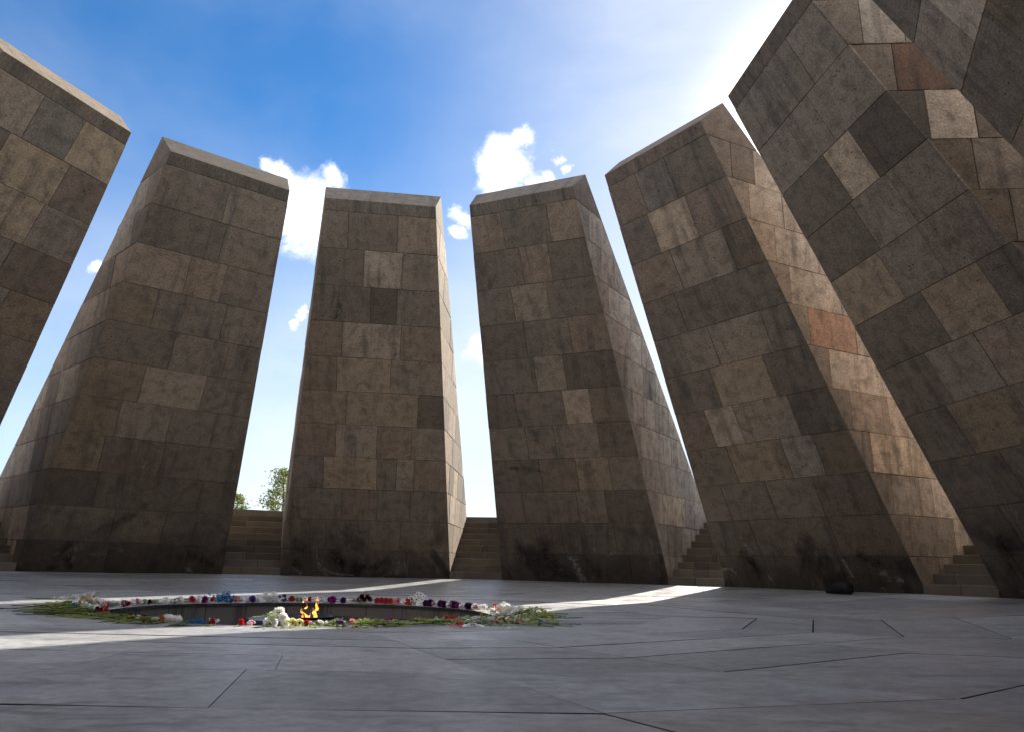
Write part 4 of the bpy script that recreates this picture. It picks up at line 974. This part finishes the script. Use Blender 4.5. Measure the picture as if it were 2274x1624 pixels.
def film_cone(px, far, root, w0, w1, ln, h):
    g = random.Random(int(px)); bm = bmesh.new(); L = []
    for i in range(7):
        t_ = i / 6; x = .10 - ln * t_; rw = w0 + (w1 - w0) * t_; L.append([bm.verts.new((x + g.uniform(-.012, .012), rw * math.cos(math.pi * j / 9) * g.uniform(.9, 1.1), .004 + (h * (1 - t_ * .8)) * math.sin(math.pi * j / 9) * g.uniform(.75, 1.2))) for j in range(10)])
    for p, q in zip(L, L[1:]):
        for j in range(9): bm.faces.new((p[j], p[j + 1], q[j + 1], q[j]))
    link('film_wrap', bm_mesh('film_wrap', bm), M['film'], root)
q, a = on_rim(1456, True, .10)
root = thing('rose_bouquet', 'dark red roses wrapped in crinkled clear film on the far rim', 'bouquet', (q.x, q.y, zf(q.length)), 'flowers along the far rim', rot=(0, 0, -a - math.pi / 2 + .35))
for i in range(7):
    o = link('rose_head', head_mesh('rose', 'dark_red', i % 3), None, root); o.location = (.0 + .02 * (i % 2), -.075 + .024 * i + .01, .012 + .022 * ((i * 2) % 3)); o.rotation_euler = (0, 0, fg.uniform(-.5, .5)); o.scale = (.95,) * 3
for i in range(4): o = link('stem', STEMS[i], None, root); o.location = (0, -.04 + .025 * i, .01)
film_cone(1456, True, root, .11, .03, .42, .15)
P = floor_at(190, 1341); a = math.atan2(P.x, P.y)
root = thing('wrapped_bouquet', 'pale flowers in a clear film sleeve lying on top of the left heap', 'bouquet', (P.x, P.y, zf(P.length) + .035), None, rot=(0, 0, -a - math.pi / 2 + .15))
for i in range(5):
    o = link('flower_head', head_mesh('carnation', ('cream', 'peach', 'pale_pink')[i % 3], i % 3), None, root); o.location = (-.02 + .02 * (i % 2), -.06 + .03 * i, .01)
for i in range(5): o = link('stem', STEMS[i], None, root); o.location = (-.03, -.04 + .02 * i, .012); o.scale = (1.3, 1, 1)
film_cone(190, False, root, .10, .02, .50, .10)
# ribbons
def ribbon(label, mat, x, y, size, seed):
    g = random.Random(seed); P = floor_at(x, y); root = thing('ribbon_bow', label, 'ribbon', (P.x, P.y, zf(P.length) + .004), 'ribbons on the right heap', rot=(0, 0, g.uniform(-.4, .4)))
    for s in (-1, 1):
        bm = bmesh.new(); pts = []
        for i in range(13):
            a_ = 2 * math.pi * i / 12; pts.append(Vector((s * size * .5 * (1 - math.cos(a_)), .02 * math.sin(a_ * 2 + seed), .030 + .028 * math.sin(a_) * (1 if i < 13 else 0) - .005)))
        L = [(bm.verts.new(p + Vector((0, -.017, g.uniform(-.004, .004)))), bm.verts.new(p + Vector((0, .017, g.uniform(-.004, .004))))) for p in pts]
        for p_, q_ in zip(L, L[1:]): bm.faces.new((p_[0], p_[1], q_[1], q_[0]))
        link('loop', bm_mesh('loop', bm), mat, root)
        bm = bmesh.new(); pts = [Vector((s * size * t_ * 1.25, -.05 * t_ + .015 * math.sin(6 * t_), .022 * (1 - t_) + .008 * math.sin(7 * t_) ** 2 + .003)) for t_ in (0, .2, .4, .6, .8, 1)]
        quadstrip(bm, pts, [.013] * 6, Z + Vector((0, -.4, 0))); link('tail', bm_mesh('tail', bm), mat, root)
ribbon('big red ribbon bow on the stems of the right heap', M['ribbon_red'], 1089, 1383, .085, 1)
ribbon('white ribbon bow beside the big red bow', M['ribbon_white'], 1120, 1382, .07, 2)
ribbon('small red ribbon farthest right on the stems', M['ribbon_red'], 1144, 1383, .06, 3)
ribbon('pinkish red ribbon knot nearest the pit front', M['ribbon_red'], 1016, 1391, .045, 4)
ribbon('long white ribbon lying in front of the near rim flowers', M['ribbon_white'], 1049, 1391, .075, 5)
# fallen petals and crumbs on the paving
for i, (x, y) in enumerate(((318, 1391), (140, 1346 + 14), (296, 1322), (640, 1398), (1130, 1393), (1142, 1392))):
    P = floor_at(x, y); bm = bmesh.new(); quadstrip(bm, [Vector((-.02, 0, .002)), Vector((0, .003, .008)), Vector((.022, 0, .003))], [.004, .012, .002], Z)
    o = link('petal', bm_mesh('petal', bm), M['p_white'], loc=P); o.rotation_euler = (0, 0, i * 1.1)
    tag(o, 'small pale petal fallen on the bare paving near the flowers', 'petal', 'fallen petals')
